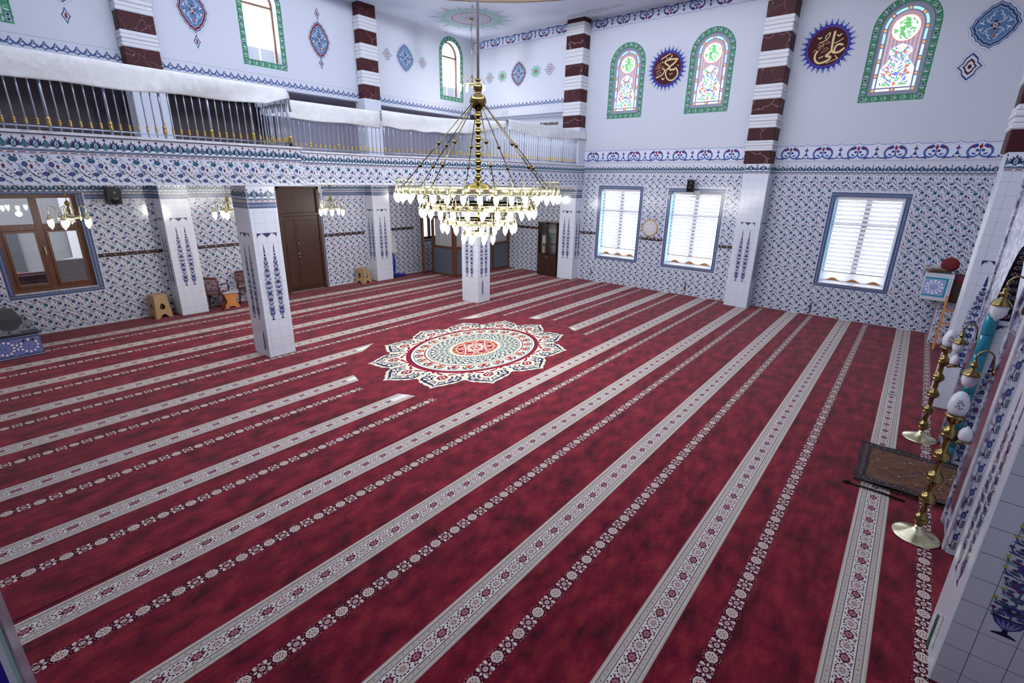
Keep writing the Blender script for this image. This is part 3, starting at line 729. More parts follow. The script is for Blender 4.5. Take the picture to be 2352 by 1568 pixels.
# upper right wall beyond the corner pilaster, and the upper back wall
g = G(); frs = F_mx(UX, 0, 0)
tri_wall(g, WALLPAINT, frs, [(-13.8, -9.55, 5.40, ZC)], .35)
tri_wall(g, WALLPAINT, F_mx(XR2, 0, 0), [(-16.4, -9.5, 3.76, 5.42)], .25)
place(g, frs, SCROLL.at(0, 0, 1, -.85), [(-13.72 + .69 * i, 7.90) for i in range(6)], (-13.8, -9.6, 7.4, ZC))
place(g, frs, ZIG, [(-13.75 + .162 * i, 5.62) for i in range(26)], (-13.8, -9.6, 5.5, 5.9))
struct(g.make('wall_right_corner'))
BW = [(6.885, 6.02, .84, 1.72), (13.43, 6.02, .86, 1.72), (1.68, 5.99, .84, 1.72)]
g = G(); frb = F_my(0, UY, 0)
holed_wall(g, WALLPAINT, frb, XL - .1, UX + .05, 5.42, ZC, BW, .3)
place(g, frb, ZIG, [(-.9 + .162 * i, 5.455) for i in range(95)], (-1, 14.45, 5.4, 5.9))
place(g, frb, Pat().rect(0, mat('a9abb8', .6), -1, 14.45, 5.70, 5.712))
for c, b, w, h in BW: place(g, frb, green_border(w, h), [(c, b)], base=.0015)
wall_bu = struct(g.make('wall_back_upper'))

# painted medallions (children of the walls they are painted on)
def med_big(w=.36, h=.42, c1='3f6494', c2='6a2430'):
    p = Pat(); A = Pn(c1); B = Pn(c2); W = Pn('c8ccd4'); L = Pn('8f95b0'); n = 48
    def lob(k, s=1.0):
        out = []
        for i in range(n):
            a = 2 * PI * i / n; ca, sa = math.cos(a), math.sin(a); r = 1 / (abs(ca) ** 1.45 + abs(sa) ** 1.45) ** (1 / 1.45)
            r *= 1 + .035 * math.cos(16 * a); out.append((w * k * r * ca, h * k * r * sa))
        return out
    p.stroke(0, L, lob(1.13) + [lob(1.13)[0]], .006); p.p(1, Pn('33507c'), lob(1.02)); p.p(2, W, lob(.965)); p.p(3, B if w < .33 else A, lob(.93)); p.p(4, W, lob(.80)); p.p(5, Pn('54769f'), lob(.775))
    for sx in (-1, 1):
        for sy in (-1, 1):
            for a, b, c in (((.06, .1), (.4, .12), (.42, .35)), ((.1, .45), (.35, .45), (.3, .2)), ((.45, .08), (.62, .1), (.5, .28)), ((.05, .62), (.2, .6), (.2, .4))):
                p.stroke(6, W, [(sx * x * w, sy * y * h) for x, y in bez(a, b, c, 7)], .014)
            p.ell(6, W, sx * .28 * w, sy * .3 * h, .022, .022, 6); p.ell(7, B, sx * .28 * w, sy * .3 * h, .011, .011, 6)
            p.leaf(6, Pn('e6e6ea'), sx * .5 * w, sy * .12 * h, sx * .68 * w, sy * .16 * h, .012)
    p.p(6, B, [(0, -.24 * h), (.2 * w, 0), (0, .24 * h), (-.2 * w, 0)]); p.spiky(7, W, 0, 0, .13 * w, .14 * h, 6, .55); p.ell(8, Pn('40604c'), 0, 0, .05 * w, .05 * h, 6)
    p.leaf(6, Pn('b86a3a'), 0, -.55 * h, 0, -.36 * h, .018)
    return p
def med_small(w=.11, h=.13, c='4a6a98', c2='7a4a50'):
    p = Pat(); L = Pn('8f95b0'); q = [(1, 0), (.45, .3), (.3, .6), (0, 1), (-.3, .6), (-.45, .3), (-1, 0), (-.45, -.3), (-.3, -.6), (0, -1), (.3, -.6), (.45, -.3)]
    q = [(1, 0), (.62, .28), (.5, .62), (.0, 1), (-.5, .62), (-.62, .28), (-1, 0), (-.62, -.28), (-.5, -.62), (0, -1), (.5, -.62), (.62, -.28)]
    for k, l, m in ((1.22, 0, None), (1, 1, Pn(c)), (.84, 2, Pn('ccd0d8')), (.6, 3, Pn(c2)), (.42, 4, Pn('ccd0d8'))):
        P = [(x * k * w, y * k * h) for x, y in q]
        if m is None: p.stroke(0, L, P + [P[0]], .006)
        else: p.p(l, m, P)
    p.ell(5, Pn(c2), 0, 0, w * .18, h * .18, 6); return p
def star_green(w=.14, h=.16):
    p = Pat()
    for k, l, m in ((1.0, 1, Pn('6a78a8')), (.88, 2, Pn('bcd8cc')), (.74, 3, Pn('6fae94')), (.3, 4, Pn('a05a60'))): p.spiky(l, m, 0, 0, w * k, h * k, 8, .78, PI / 8)
    return p
def drop(s=1, c='33507c'):
    p = Pat(); p.spiky(1, Pn(c), 0, 0, .075 * s, .15 * s, 4, .62); p.spiky(2, Pn('c8ccd4'), 0, 0, .052 * s, .105 * s, 4, .62); p.leaf(3, Pn('7a2a38'), 0, -.06 * s, 0, .06 * s, .022 * s); return p
def paint(parent, name, fr, pat, label):
    g = G(); O, U, V, N = fr; place(g, ((0, 0, 0), U, V, N), pat, base=.002); o = g.make(name, parent, O); o['label'] = label
for x, tips, nm in ((5.33, (6.17,), 'second'), (8.44, (7.42, 6.24), 'third'), (3.02, (6.17,), 'first')):
    zc = 6.80 if x != 3.02 else 6.85
    paint(wall_bu, 'painted_medallion', F_my(x, UY, zc), med_big(.30, .44), 'blue almond-shaped painted medallion with red centre')
    for z in tips: paint(wall_bu, 'painted_drop', F_my(x, UY, z), drop(), 'small blue and red painted drop below a medallion')
paint(wall_bu, 'painted_medallion', F_my(11.4, UY, 6.88), med_big(.33, .38), 'blue painted medallion with maroon scalloped rim')
for x in (10.70, 12.12): paint(wall_bu, 'painted_star', F_my(x, UY, 6.865), med_small(.17, .16), 'small four-pointed painted motif beside the maroon-rimmed medallion')
wru = bpy.data.objects['wall_right_corner']
paint(wru, 'painted_medallion', F_mx(UX, 11.61, 6.685), med_big(.32, .37), 'blue painted medallion with maroon scalloped rim')
for y in (12.33, 10.88): paint(wru, 'painted_star', F_mx(UX, y, 6.685), star_green(.22, .19), 'pale green painted star beside the medallion')
for y in (12.92, 10.32): paint(wru, 'painted_star', F_mx(UX, y, 6.69), med_small(.2, .17), 'small four-pointed painted motif')
paint(wall_ru, 'painted_medallion', F_mx(XR, -.34, 6.38), med_big(.37, .40, '2f4c78', '4c1a24'), 'large dark blue and maroon lobed painted medallion')
paint(wall_ru, 'painted_drop', F_mx(XR, -.12, 5.66), med_small(.2, .26, '2c4880', '4c2030'), 'small blue painted pendant motif under the dark medallion')

# ================================================================= WINDOWS
def Em(h, s): return mat(h, .4, emit=s)
def stained(parent, fr, w, h):
    """backlit stained glass in a grey plaster lattice"""
    p = Pat(); GP = mat('8f8fa4', .6); r = w / 2
    p.p(0, GP, arch_pts(w, h, 20))
    BL, OR, WH = Em('8fd0f0', .9), Em('f59a3c', .7), Em('e6eefc', .85)
    path = []; ins = .105; rr = r - ins; cy = h - r
    path = [(-rr, ins)] + [(-rr, ins + (cy - ins) * k / 6) for k in range(1, 6)] + [(-rr * math.cos(PI * i / 14), cy + rr * math.sin(PI * i / 14)) for i in range(15)] + [(rr, ins + (cy - ins) * k / 6) for k in (5, 4, 3, 2, 1)] + [(rr, ins)]
    M = np.array(path); d = np.r_[0, np.cumsum(np.linalg.norm(np.diff(M, axis=0), axis=1))]; L = d[-1]; n = 12
    at = lambda s: (float(np.interp(s, d, M[:, 0])), float(np.interp(s, d, M[:, 1])))
    for i in range(n):
        a, b = L * i / n, L * (i + 1) / n
        p.stroke(1, BL if 2 < i < 9 else Em('b5e2f5', 1.0), [at(a + (b - a) * t) for t in np.linspace(.16, .84, 5)], .045)
        x, y = at(a); p.p(1, OR, [(x - .022, y - .022), (x + .022, y - .022), (x + .022, y + .022), (x - .022, y + .022)])
    x, y = at(L); p.p(1, OR, [(x - .022, y - .022), (x + .022, y - .022), (x + .022, y + .022), (x - .022, y + .022)])
    for a, b in ((-rr + .05, -.05), (.05, rr - .05)): p.stroke(1, WH, [(a, ins), (b, ins)], .04)
    p.rect(1, OR, -.022, .022, ins - .022, ins + .022)
    iw = w - 2 * (ins + .055); p.p(1, Em('a58a98', .35), [(x, y + ins + .05) for x, y in arch_pts(iw, h - 2 * ins - .1, 16)])
    PK = Em('e2c4d0', .8)
    for i in range(40):      # small pierced hatch
        for j in range(9):
            x = -iw / 2 + .03 + j * (iw - .06) / 8; y = ins + .45 + i * .028
            if y < h - r - .02 or math.hypot(x, y - (h - r)) < iw / 2 - .05: p.leaf(2, PK, x - .013, y - .008, x + .013, y + .008, .006)
    cyc = h - ins - .05 - iw / 2 - .02; R = iw * .40
    p.ell(3, Em('d8604a', .6), 0, cyc, R + .014, n=24); p.ell(4, WH, 0, cyc, R, n=24)
    rs = np.random.RandomState(3)
    for i in range(56):
        a, q = rs.uniform(0, 2 * PI), R * rs.uniform(.1, .85); x, y = q * math.cos(a), cyc + q * math.sin(a); t = rs.uniform(0, PI)
        p.leaf(5, Em('58b45a', .6), x - .045 * math.cos(t), y - .045 * math.sin(t), x + .045 * math.cos(t), y + .045 * math.sin(t), .017)
    top = cyc - R - .035; b0 = ins + .06; hh = top - b0
    prof = [(0, 1), (.10, .95), (.20, .90), (.235, .83), (.22, .77), (.165, .71), (.21, .62), (.29, .52), (.345, .42), (.35, 0)]
    prof = [(x * iw / .70, b0 + y * hh) for x, y in prof]
    p.p(3, Em('7a88b8', .6), [(x * 1.0 + .008, y) for x, y in prof][::-1] + [(-x - .008, y) for x, y in prof])
    p.p(4, WH, [(x, y - .008) for x, y in prof][::-1] + [(-x, y - .008) for x, y in prof])
    GR, BU, RO, YO, PKK = Em('4caf4c', .7), Em('5560c8', .8), Em('e2583a', .75), Em('f6a83c', .8), Em('f0b0b8', .9)
    def W(y): return np.interp(y, [q[1] for q in prof][::-1], [q[0] for q in prof][::-1]) * .88
    for i in range(100):
        y = b0 + hh * (.04 + .86 * (i / 100)); ww = W(y)
        for s in (-1, 1):
            x = s * ww * rs.uniform(.08, .95); t = rs.uniform(.2, 1.3) * s; c = (GR, BU, PKK, BU, GR, Em('9aa4d8', .9))[i % 6]
            p.leaf(5, c, x - .038 * math.cos(t), y - .038 * math.sin(t), x + .038 * math.cos(t), y + .038 * math.sin(t), .013)
    for y, x in ((.30, .8), (.36, .62), (.46, .72), (.78, .45), (.28, .35)):
        yy = b0 + hh * y
        for s in (-1, 1): p.spiky(6, (RO, YO)[int(y * 100) % 2], s * x * W(yy), yy, .032, .036, 5, .7)
    p.stroke(6, YO, [(.06 * math.cos(a), b0 + hh * .86 + .05 * math.sin(a)) for a in np.linspace(-.2, PI + .2, 9)], .016)
    p.leaf(6, RO, 0, b0 + .01, 0, b0 + hh * .13, .024); p.spiky(6, BU, 0, b0 + hh * .3, .06, .05, 7, .6)
    for s in (-1, 1):
        for k in range(4): p.leaf(6, GR, s * .08 * (1 + .4 * k), b0 + .01, s * (.12 + .03 * k), b0 + .09, .012)
    g = G(); place(g, fr, p, base=.0); return g.make('stained_glass', parent)
n_win = 0
def new_window(name=None):
    global n_win; n_win += 1
    o = bpy.data.objects.new('window_%d' % n_win, None); COL.objects.link(o); o['kind'] = 'structure'; return o
for c, b, w, h in UWR:
    wn = new_window(); stained(wn, F_mx(XR + .035, -c, b), w, h)
    g = G(); tri_wall(g, mat('8f8fa4', .6), F_mx(XR + .06, 0, 0), [(c - w / 2, c + w / 2, b, b + h)], .03); g.make('backing', wn)
# clear arched windows, upper back wall
FRW = noise_mat('window_brown_wood', ['6b4a34', '8a6448'], 5, .4)
for c, b, w, h in BW:
    wn = new_window(); y = UY + .24
    g = G(); pts = arch_pts(w + .02, h, 18); g.prism([(c + a, b + z) for a, z in pts], y + .02, y + .03, SKYPANE, 'y'); g.make('pane', wn)
    g = G(); n = len(pts)
    for q in (0,):
        inn = [(a * (w / 2 - .05) / (w / 2), .05 + z * (h - .09) / h) for a, z in pts]
        for i in range(n):
            j = (i + 1) % n; A = [pts[i], pts[j], inn[j], inn[i]]
            g.prism([(c + a, b + z) for a, z in A], y - .04, y + .01, FRW, 'y')
    g.box(c - w / 2 + .03, c + w / 2 - .03, y - .04, y + .01, b + h - w / 2 - .05, b + h - w / 2, FRW)
    g.make('frame', wn)
    g = G(); g.box(c - w / 2, c + w / 2, UY + .02, UY + .23, b - .001, b + .012, WHITEMARBLE); g.make('sill', wn)
    g = G(); g.box(c - w / 2 + .05, c + w / 2 - .05, y + .012, y + .019, b + .05, b + .34, mat('b4bcc8', .6, emit=.25)); g.box(c - .03, c + .02, y + .008, y + .012, b + .05, b + .40, mat('e4d8c8', .6, emit=.3)); g.make('view_of_roof', wn)
# blinds windows, right wall
for h in RW:
    wn = new_window(); y0, y1 = -h[1], -h[0]; z0, z1 = h[2], h[3]; xx = XR
    g = G(); g.box(xx + .255, xx + .265, y0, y1, z0, z1, SKYPANE); g.make('pane', wn)
    g = G(); FW = mat('b8bcc6', .5)
    for a, b in ((y0, y0 + .06), (y1 - .06, y1), ((y0 + y1) / 2 - .06, (y0 + y1) / 2 + .06)): g.box(xx + .19, xx + .25, a, b, z0, z1, FW)
    for a, b in ((z0, z0 + .07), (z1 - .07, z1), (z0 + 1.45, z0 + 1.53)): g.box(xx + .192, xx + .248, y0 + .06, y1 - .06, a, b, FW)
    g.make('frame', wn)
    g = G(); RV = T('8fc4d8')
    g.box(xx + .02, xx + .19, y1 - .012, y1 - .002, z0, z1, RV); g.box(xx + .02, xx + .19, y0 + .002, y0 + .012, z0, z1, TILE); g.make('reveal', wn)
    g = G(); g.box(xx - .012, xx + .19, y0 - .0, y1, z0 - .012, z0 + .012, WHITEMARBLE); g.make('sill', wn)
    bl = G(); zt = z1 - .10; n = 17; st = (zt - z0 - .30) / n
    for i in range(n):
        z = zt - i * st; bl.box(xx + .102, xx + .106, y0 + .05, y1 - .05, z - st * .56, z, BLIND)
    bl.box(xx + .112, xx + .115, y0 + .05, y1 - .05, z0 + .28, zt, translucent_mat('sheer_%d' % n_win, 'ffffff', .5) if False else glass_mat('sheer_band_%d' % n_win, 'f2f3f5', .5, .08))
    bl.box(xx + .10, xx + .107, y0 + .05, y1 - .05, z0 + .07, z0 + .29, BLIND)
    bo = bl.make('blind', wn)
    g = G(); g.box(xx + .06, xx + .15, y0 + .03, y1 - .03, z1 - .085, z1 - .01, mat('e8e9ec', .4)); g.make('headrail', bo)
    g = G(); g.box(xx + .096, xx + .112, y0 + .05, y1 - .05, z0 + .285, z0 + .305, mat('8a8478', .5)); g.make('bar', bo)
    g = G(); BR = mat('a8703c', .6); ys = np.linspace(y0 + .06, y1 - .06, 41)
    lo = [z0 + .045] * 41; hi = [z0 + .075 + .07 * abs(math.sin((y - y0) / (y1 - y0) * PI * 3.2)) ** 3 for y in ys]
    for i in range(40): g.prism([(ys[i], lo[i] + .02), (ys[i + 1], lo[i + 1] + .02), (ys[i + 1], hi[i + 1]), (ys[i], hi[i])], xx + .094, xx + .098, BR, 'x')
    g.make('scalloped_hem', bo)

# ================================================================= BACK WALL (ground floor)
g = G(); frb0 = F_my(0, YB, 0)
W1 = (1.17, 2.52, .88, 2.83); D1 = (6.77, 8.04, 0, 2.99); W2 = (12.0, 13.3, 1.15, 2.62)
tri_wall(g, TILE, frb0, holes_to_rects(XL - .1, 15.1, -.02, ZG0, [W1, D1, W2]), .28)
hs = [(W1[0] - .1, W1[1] + .1, W1[2] - .1, 3.2), (D1[0] - .05, D1[1] + .05, -1, 4), (W2[0] - .1, W2[1] + .1, W2[2] - .1, W2[3] + .1)]
fl_off = grid(-.9, 14.8, .24, 3.1, .225, .36)
place(g, frb0, FLORAL, fl_off, (-.9, 14.85, 0, 2.73), hs)
h2 = [(D1[0] - .05, D1[1] + .05, -1, 4), (W1[0] - .1, W1[1] + .1, 2.4, 2.86)]
place(g, frb0, PALM, grid(-.9, 14.8, 2.87, 2.871, .202, 1), None, h2); place(g, frb0, DASH, grid(-.9, 14.8, 2.835, 2.836, .101, 1), None, h2)
place(g, frb0, BORD, grid(-.9, 14.8, 2.73, 2.731, .06, 1), None, [(D1[0] - .06, D1[1] + .06, -1, 4), (W1[0] - .1, W1[1] + .1, 2.4, 2.84)])
for W in (W1, W2): window_border(g, frb0, *W)
for x in (D1[0] - .07, D1[1] + .02): place(g, frb0, rot90(BORD, 1).at(.05, 0, .5, 1), [(x, .06 * i) for i in range(47)], base=.001)
struct(g.make('wall_back'))
# left street window
wn = new_window(); yy = YB + .15
g = G(); x0, x1, z0, z1 = W1; xm = 1.83; zt = 2.2
for a, b, c, d, e in ((x0, x0 + .08, z0, z1, 0), (x1 - .08, x1, z0, z1, 0), (xm - .06, xm + .06, z0 + .09, z1 - .06, .004), (x0 + .07, x1 - .07, z0, z0 + .10, .008), (x0 + .07, x1 - .07, z1 - .07, z1, .008), (x0 + .07, x1 - .07, zt - .07, zt + .05, .012)):
    g.bbox(a, b, yy - .05 + e, yy + .02 - e, c, d, WOOD2, .006)
g.make('frame', wn)
g = G()
for a, b in ((x0 + .08, xm - .06), (xm + .06, x1 - .08)):      # casement leaves
    for c in ((a, a + .045, z0 + .10, zt - .07), (b - .045, b, z0 + .10, zt - .07), (a + .045, b - .045, z0 + .10, z0 + .15), (a + .045, b - .045, zt - .115, zt - .07)): g.box(c[0], c[1], yy - .065, yy + .0, c[2], c[3], WOOD2)
g.make('casement', wn)
g = G(); g.box(x0 + .02, x1 - .02, yy + .0, yy + .006, z0 + .05, z1 - .03, GLASS); g.make('pane', wn)
g = G(); g.box(x1 - .012, x1 - .001, YB - .0, YB + .09, z0, z1, T('7fa0b8')); g.box(x0, x1, YB - .015, YB + .1, z0 - .012, z0 + .006, WHITEMARBLE); g.make('sill', wn)
g = G(); g.bbox(xm - .025, xm + .0, yy - .10, yy - .06, 1.62, 1.80, mat('c8b890', .3, .8), .004); g.make('handle', wn)
# booth window
wn = new_window(); x0, x1, z0, z1 = W2
g = G()
for a, b, c, d in ((x0, x0 + .07, z0, z1), (x1 - .07, x1, z0, z1), ((x0 + x1) / 2 - .3, (x0 + x1) / 2 - .2, z0, z1), (x0, x1, z0, z0 + .08), (x0, x1, z1 - .06, z1), (x0, x1, 2.02, 2.1)): g.box(a, b, YB + .1, YB + .16, c, d, WOOD2)
g.make('frame', wn)
g = G(); g.box(x0, x1, YB + .18, YB + .19, z0, z1, mat('e9edf6', .5, emit=1.2)); g.make('pane', wn)
g = G(); g.box(x0, x1, YB - .02, YB + .1, z0 - .015, z0, WHITEMARBLE); g.make('sill', wn)
# double door
dr = bpy.data.objects.new('door_1', None); COL.objects.link(dr); dr['kind'] = 'structure'
g = G(); x0, x1 = D1[:2]
for a, b, c, d in ((x0, x0 + .09, 0, 2.99), (x1 - .09, x1, 0, 2.99), (x0, x1, 2.93, 2.99), (x0 + .09, x1 - .09, 2.18, 2.27)): g.bbox(a, b, YB - .035, YB + .12, c, d, WOOD, .008)
g.make('door_frame', dr)
g = G(); g.box(x0 + .09, x1 - .09, YB + .03, YB + .06, 2.27, 2.93, WOOD); g.make('transom_panel', dr)
for a, b, nm in ((x0 + .09, x0 + .42, 0), (x0 + .425, x1 - .09, 1)):
    g = G(); g.bbox(a, b, YB + .0, YB + .05, .01, 2.18, WOOD, .008)
    for s in (0,): g.bbox(a + .05, b - .05, YB - .012, YB + .001, .12, 2.06, WOOD, .006)
    lf = g.make('door_leaf', dr)
    if nm:
        g = G(); g.lathe([(.004, 0), (.028, .004), (.028, .015), (.012, .03)], (a + .06, YB - .015, 1.42), CHROME, 14, (0, -1, 0)); g.make('lock', lf)
        g = G(); g.tube([(a + .06, YB - .012, 1.12), (a + .06, YB - .07, 1.12), (a - .02, YB - .075, 1.125)], .011, CHROME, 8); g.lathe([(.024, 0), (.024, .012)], (a + .06, YB - .012, 1.12), CHROME, 12, (0, -1, 0)); g.lathe([(.022, 0), (.022, .014), (.01, .02)], (a + .06, YB - .012, 1.02), CHROME, 12, (0, -1, 0)); g.make('handle', lf)

# qibla wall, left wall, rear parts
g = G(); tri_wall(g, TILE, F_py(0, YQ, 0), [(-15.2, -7.62, -.02, 3.76), (-6.18, 2.3, -.02, 3.76), (-7.62, -6.18, 2.75, 3.76)], .25)
tri_wall(g, WALLPAINT, F_py(0, YQ, 0), [(-15.2, 2.3, 3.76, ZC)], .25)
place(g, F_py(0, YQ, 0), FLORAL, grid(-14.7, -10.4, .2, 3.5, .225, .36), (-14.7, -10.3, 0, 3.5)); struct(g.make('wall_qibla'))
g = G(); g.box(XL - .25, XL, YQ - .25, 14.2, -.02, ZC, mat('a9abb8', .6)); struct(g.make('wall_left'))

# ================================================================= CEILING + DOME
g = G(); R = 6.45; n = 96; cx, cy = DC; rx0, rx1, ry0, ry1 = XL - .25, 15.2, YQ - .25, 14.25
inner = []; outer = []
for i in range(n):
    a = 2 * PI * i / n; ca, sa = math.cos(a), math.sin(a)
    inner.append((cx + R * ca, cy + R * sa)); t = min(((rx1 - cx) / ca if ca > 1e-6 else (rx0 - cx) / ca if ca < -1e-6 else 1e9), ((ry1 - cy) / sa if sa > 1e-6 else (ry0 - cy) / sa if sa < -1e-6 else 1e9)); outer.append((cx + t * ca, cy + t * sa))
for i in range(n):
    j = (i + 1) % n
    g.prism([inner[i], outer[i], outer[j], inner[j]], ZC, ZC + .12, WALLPAINT)
cor = [(rx1, ry1), (rx0, ry1), (rx0, ry0), (rx1, ry0)]
for c in cor:
    k = sorted(range(n), key=lambda i: math.hypot(outer[i][0] - c[0], outer[i][1] - c[1]))[:2]
    g.prism([c, outer[k[0]], outer[k[1]]], ZC, ZC + .12, WALLPAINT)
# painted sunburst and small marks on the corner ceiling
def sunburst():
    p = Pat(); GN = Pn('9cccb8'); RR = Pn('b07070'); LL = Pn('b08a98')
    for i in range(32):
        a = 2 * PI * i / 32; L = 1.36 if i % 4 == 0 else (1.16 if i % 2 == 0 else 1.05)
        p.leaf(1, LL, .8 * math.cos(a), .8 * math.sin(a), L * math.cos(a), L * math.sin(a), .028)
        for r, d in ((.72, 0), (.84, .09), (.94, 0)): p.spiky(2, GN, r * math.cos(a + d), r * math.sin(a + d), .085, .085, 5, .45, a)
    p.ring(2, Pn('a05858'), 0, 0, .60, .035, 48); p.ring(2, RR, 0, 0, .52, .012, 48)
    for i in range(20):
        a = 2 * PI * i / 20
        for r in (.2, .34, .46): p.ring(2, RR, r * math.cos(a + r * 2), r * math.sin(a + r * 2), .05, .008, 8)
    p.spiky(3, RR, 0, 0, .12, .12, 10, .5); return p
place(g, F_dn(12.62, 12.0, ZC), sunburst(), base=.002)
place(g, F_dn(14.2, 8.6, ZC), med_small(.18, .5, '8aa0b8', 'b09098').at(0, 0), base=.002); place(g, F_dn(14.2, 9.35, ZC), med_small(.1, .2, 'b090a8', 'c8a8b0'), base=.002); place(g, F_dn(14.2, 7.85, ZC), med_small(.1, .2, 'b090a8', 'c8a8b0'), base=.002)
struct(g.make('ceiling'))
g = G(); n = 96
def wallring(z0, z1, m, R=6.45):
    V = []; F = []
    for i in range(n):
        a = 2 * PI * i / n; V += [(cx + R * math.cos(a), cy + R * math.sin(a), z0), (cx + R * math.cos(a), cy + R * math.sin(a), z1), (cx + (R + .15) * math.cos(a), cy + (R + .15) * math.sin(a), z0), (cx + (R + .15) * math.cos(a), cy + (R + .15) * math.sin(a), z1)]
    for i in range(n):
        a, b = 4 * i, 4 * ((i + 1) % n); F += [(a + 1, b + 1, b, a), (a + 2, b + 2, b + 3, a + 3)]
    g.add(V, F, m)
wallring(ZC + .0, 9.0, WALLPAINT); wallring(10.6, 11.2, WALLPAINT)
npn = 24
for i in range(npn):          # piers between drum windows
    a0 = 2 * PI * (i - .22) / npn; a1 = 2 * PI * (i + .22) / npn
    P = [(cx + r * math.cos(a), cy + r * math.sin(a)) for r, a in ((6.45, a0), (6.60, a0), (6.60, (a0 + a1) / 2), (6.60, a1), (6.45, a1), (6.45, (a0 + a1) / 2))]
    g.prism(P, 9.0, 10.6, WALLPAINT)
V = []; F = []; nr = 12
for j in range(nr + 1):
    t = PI / 2 * j / nr
    for i in range(n): a = 2 * PI * i / n; V.append((cx + 6.45 * math.cos(t) * math.cos(a), cy + 6.45 * math.cos(t) * math.sin(a), 11.2 + 4.8 * math.sin(t)))
for j in range(nr):
    for i in range(n): F.append((j * n + i, (j + 1) * n + i, (j + 1) * n + (i + 1) % n, j * n + (i + 1) % n))
g.add(V, F, WALLPAINT, True)
BRN, BR2, YEL = Pn('5a4434'), Pn('8a7864'), Pn('b09a50')
N3 = 150; w3 = 2 * PI * 6.44 / N3
for i in range(N3):
    a0 = 2 * PI * i / N3
    def D(u, v, d=.004): a = a0 + u / 6.45; return (cx + (6.45 - d) * math.cos(a), cy + (6.45 - d) * math.sin(a), ZC + v)
    for pts, m, d in (([(0, 0), (w3, 0), (w3, .05), (0, .05)], BRN, .004), ([(0, .06), (w3 / 2, .2), (w3, .06), (w3, .02), (0, .02)], BR2, .006), ([(0, .10), (w3 / 2, .24), (w3, .10), (w3, .15), (w3 / 2, .29), (0, .15)], BRN, .005), ([(w3 * .38, .1), (w3 / 2, .06), (w3 * .62, .1), (w3 / 2, .15)], YEL, .008), ([(0, .31), (w3, .31), (w3, .34), (0, .34)], BRN, .004)):
        g.add([D(u, v, d) for u, v in pts], [tuple(range(len(pts)))], m)
struct(g.make('ceiling_dome'))
for i in range(npn):
    wn = bpy.data.objects.new('window_%d' % (20 + i), None); COL.objects.link(wn); wn['kind'] = 'structure'
    a0 = 2 * PI * (i + .22) / npn; a1 = 2 * PI * (i + .78) / npn
    g = G(); P = [(cx + r * math.cos(a), cy + r * math.sin(a)) for r, a in ((6.54, a0), (6.56, a0), (6.56, a1), (6.54, a1))]
    am = (a0 + a1) / 2; kf = .5 + .5 * math.cos(am - math.radians(215)); g.prism(P, 9.0, 10.6, mat('f0f4fd', .5, emit=(3.0, 8.0, 15.0, 24.0)[min(3, int(kf * 4))], name='dome_window_pane')); g.make('pane', wn)  # unseen panes, glow graded by side to brighten far walls and dim near floor

# ================================================================= COLUMNS AND PILASTERS
def tiled_box(g, x0, x1, y0, y1, z0, z1):
    g.bbox(x0, x1, y0, y1, z0, z1, TILE, .008)
def blocks(root, x0, x1, y0, y1, levels, first_red=True, top=ZC):
    red = first_red
    for a, b in zip(levels, levels[1:]):
        b = min(b, top)
        if a >= top: break
        g = G()
        if red: g.bbox(x0, x1, y0, y1, a, b, REDMARBLE if int(a * 10) % 2 else REDMARBLE2, .012); g.make('red_marble_block', root)
        else:
            n = 4; h = (b - a) / n
            for k in range(n):
                o = (.018, .009, .019, .010)[k]
                g.bbox(x0 - o, x1 + o, y0 - o, y1 + o, a + k * h, a + (k + 1) * h, MOULD, .016)
            g.make('white_moulded_block', root)
        red = not red
def column(x0, x1, y0, y1, z1, name, label, cat='column', faces='yx', pal=True, grp=None, vases=True):
    r = thing(name, label, cat, ((x0 + x1) / 2, (y0 + y1) / 2, 0), 0, grp)
    g = G(); O = r.location; tiled_box(g, x0 - O.x, x1 - O.x, y0 - O.y, y1 - O.y, 0, z1)
    uc = (x0 + x1) / 2 - O.x
    if 'y' in faces: white_tile_face(g, F_my(0, y0 - O.y, 0), x0 - O.x + .01, x1 - O.x - .01, 0.01, min(z1, 2.72) if pal else z1, (uc - .088, uc + .088) if vases else (), pal=pal)
    if 'Y' in faces: white_tile_face(g, F_py(0, y1 - O.y, 0), -(x1 - O.x) + .01, -(x0 - O.x) - .01, 0.01, z1, (-.088, .088) if vases else (), pal=False)
    if 'x' in faces: white_tile_face(g, F_mx(x0 - O.x, 0, 0), -(y1 - O.y) + .01, -(y0 - O.y) - .01, 0.01, min(z1, 2.72) if pal else z1, (-.088, .088) if vases else (), pal=pal)
    if name.startswith('tiled_column'): return r, g
    return r, g
r, g = column(3.86, 4.365, 8.975, 9.58, ZG0 - .002, 'tiled_column', 'white tiled column nearest the left, with two painted blue vase plants', grp=None); g.make('shaft', r)
r, g = column(9.655, 10.175, 9.04, 9.63, ZG0 - .002, 'tiled_column', 'white tiled column directly behind the big chandelier'); g.make('shaft', r)
LA = [5.40, 5.76, 6.07, 6.41, 6.75, 7.09, 7.43, 7.77, 8.1]
LB = [5.49, 5.86, 6.23, 6.54, 6.93, 7.27, 7.62, 7.95]
LC = [4.90, 5.25, 5.65, 6.0, 6.39, 6.71, 7.14, 7.51, 7.84, 8.16]
LD = [3.77, 4.08, 4.33, 4.62, 4.94, 5.28, 5.62, 5.98, 6.35, 6.71, 7.07, 7.42, 7.78, 8.1]
LE = [3.74, 4.02, 4.33, 4.60, 4.90, 5.25, 5.6, 5.95, 6.3, 6.65, 7.0, 7.4, 7.8, 8.1]
def upper_pier(r, x0, x1, y0, y1, z0, z1):
    g = G(); O = r.location; g.box(x0 - O.x, x1 - O.x, y0 - O.y, y1 - O.y, z0, z1, WALLPAINT); g.make('upper_pier', r)
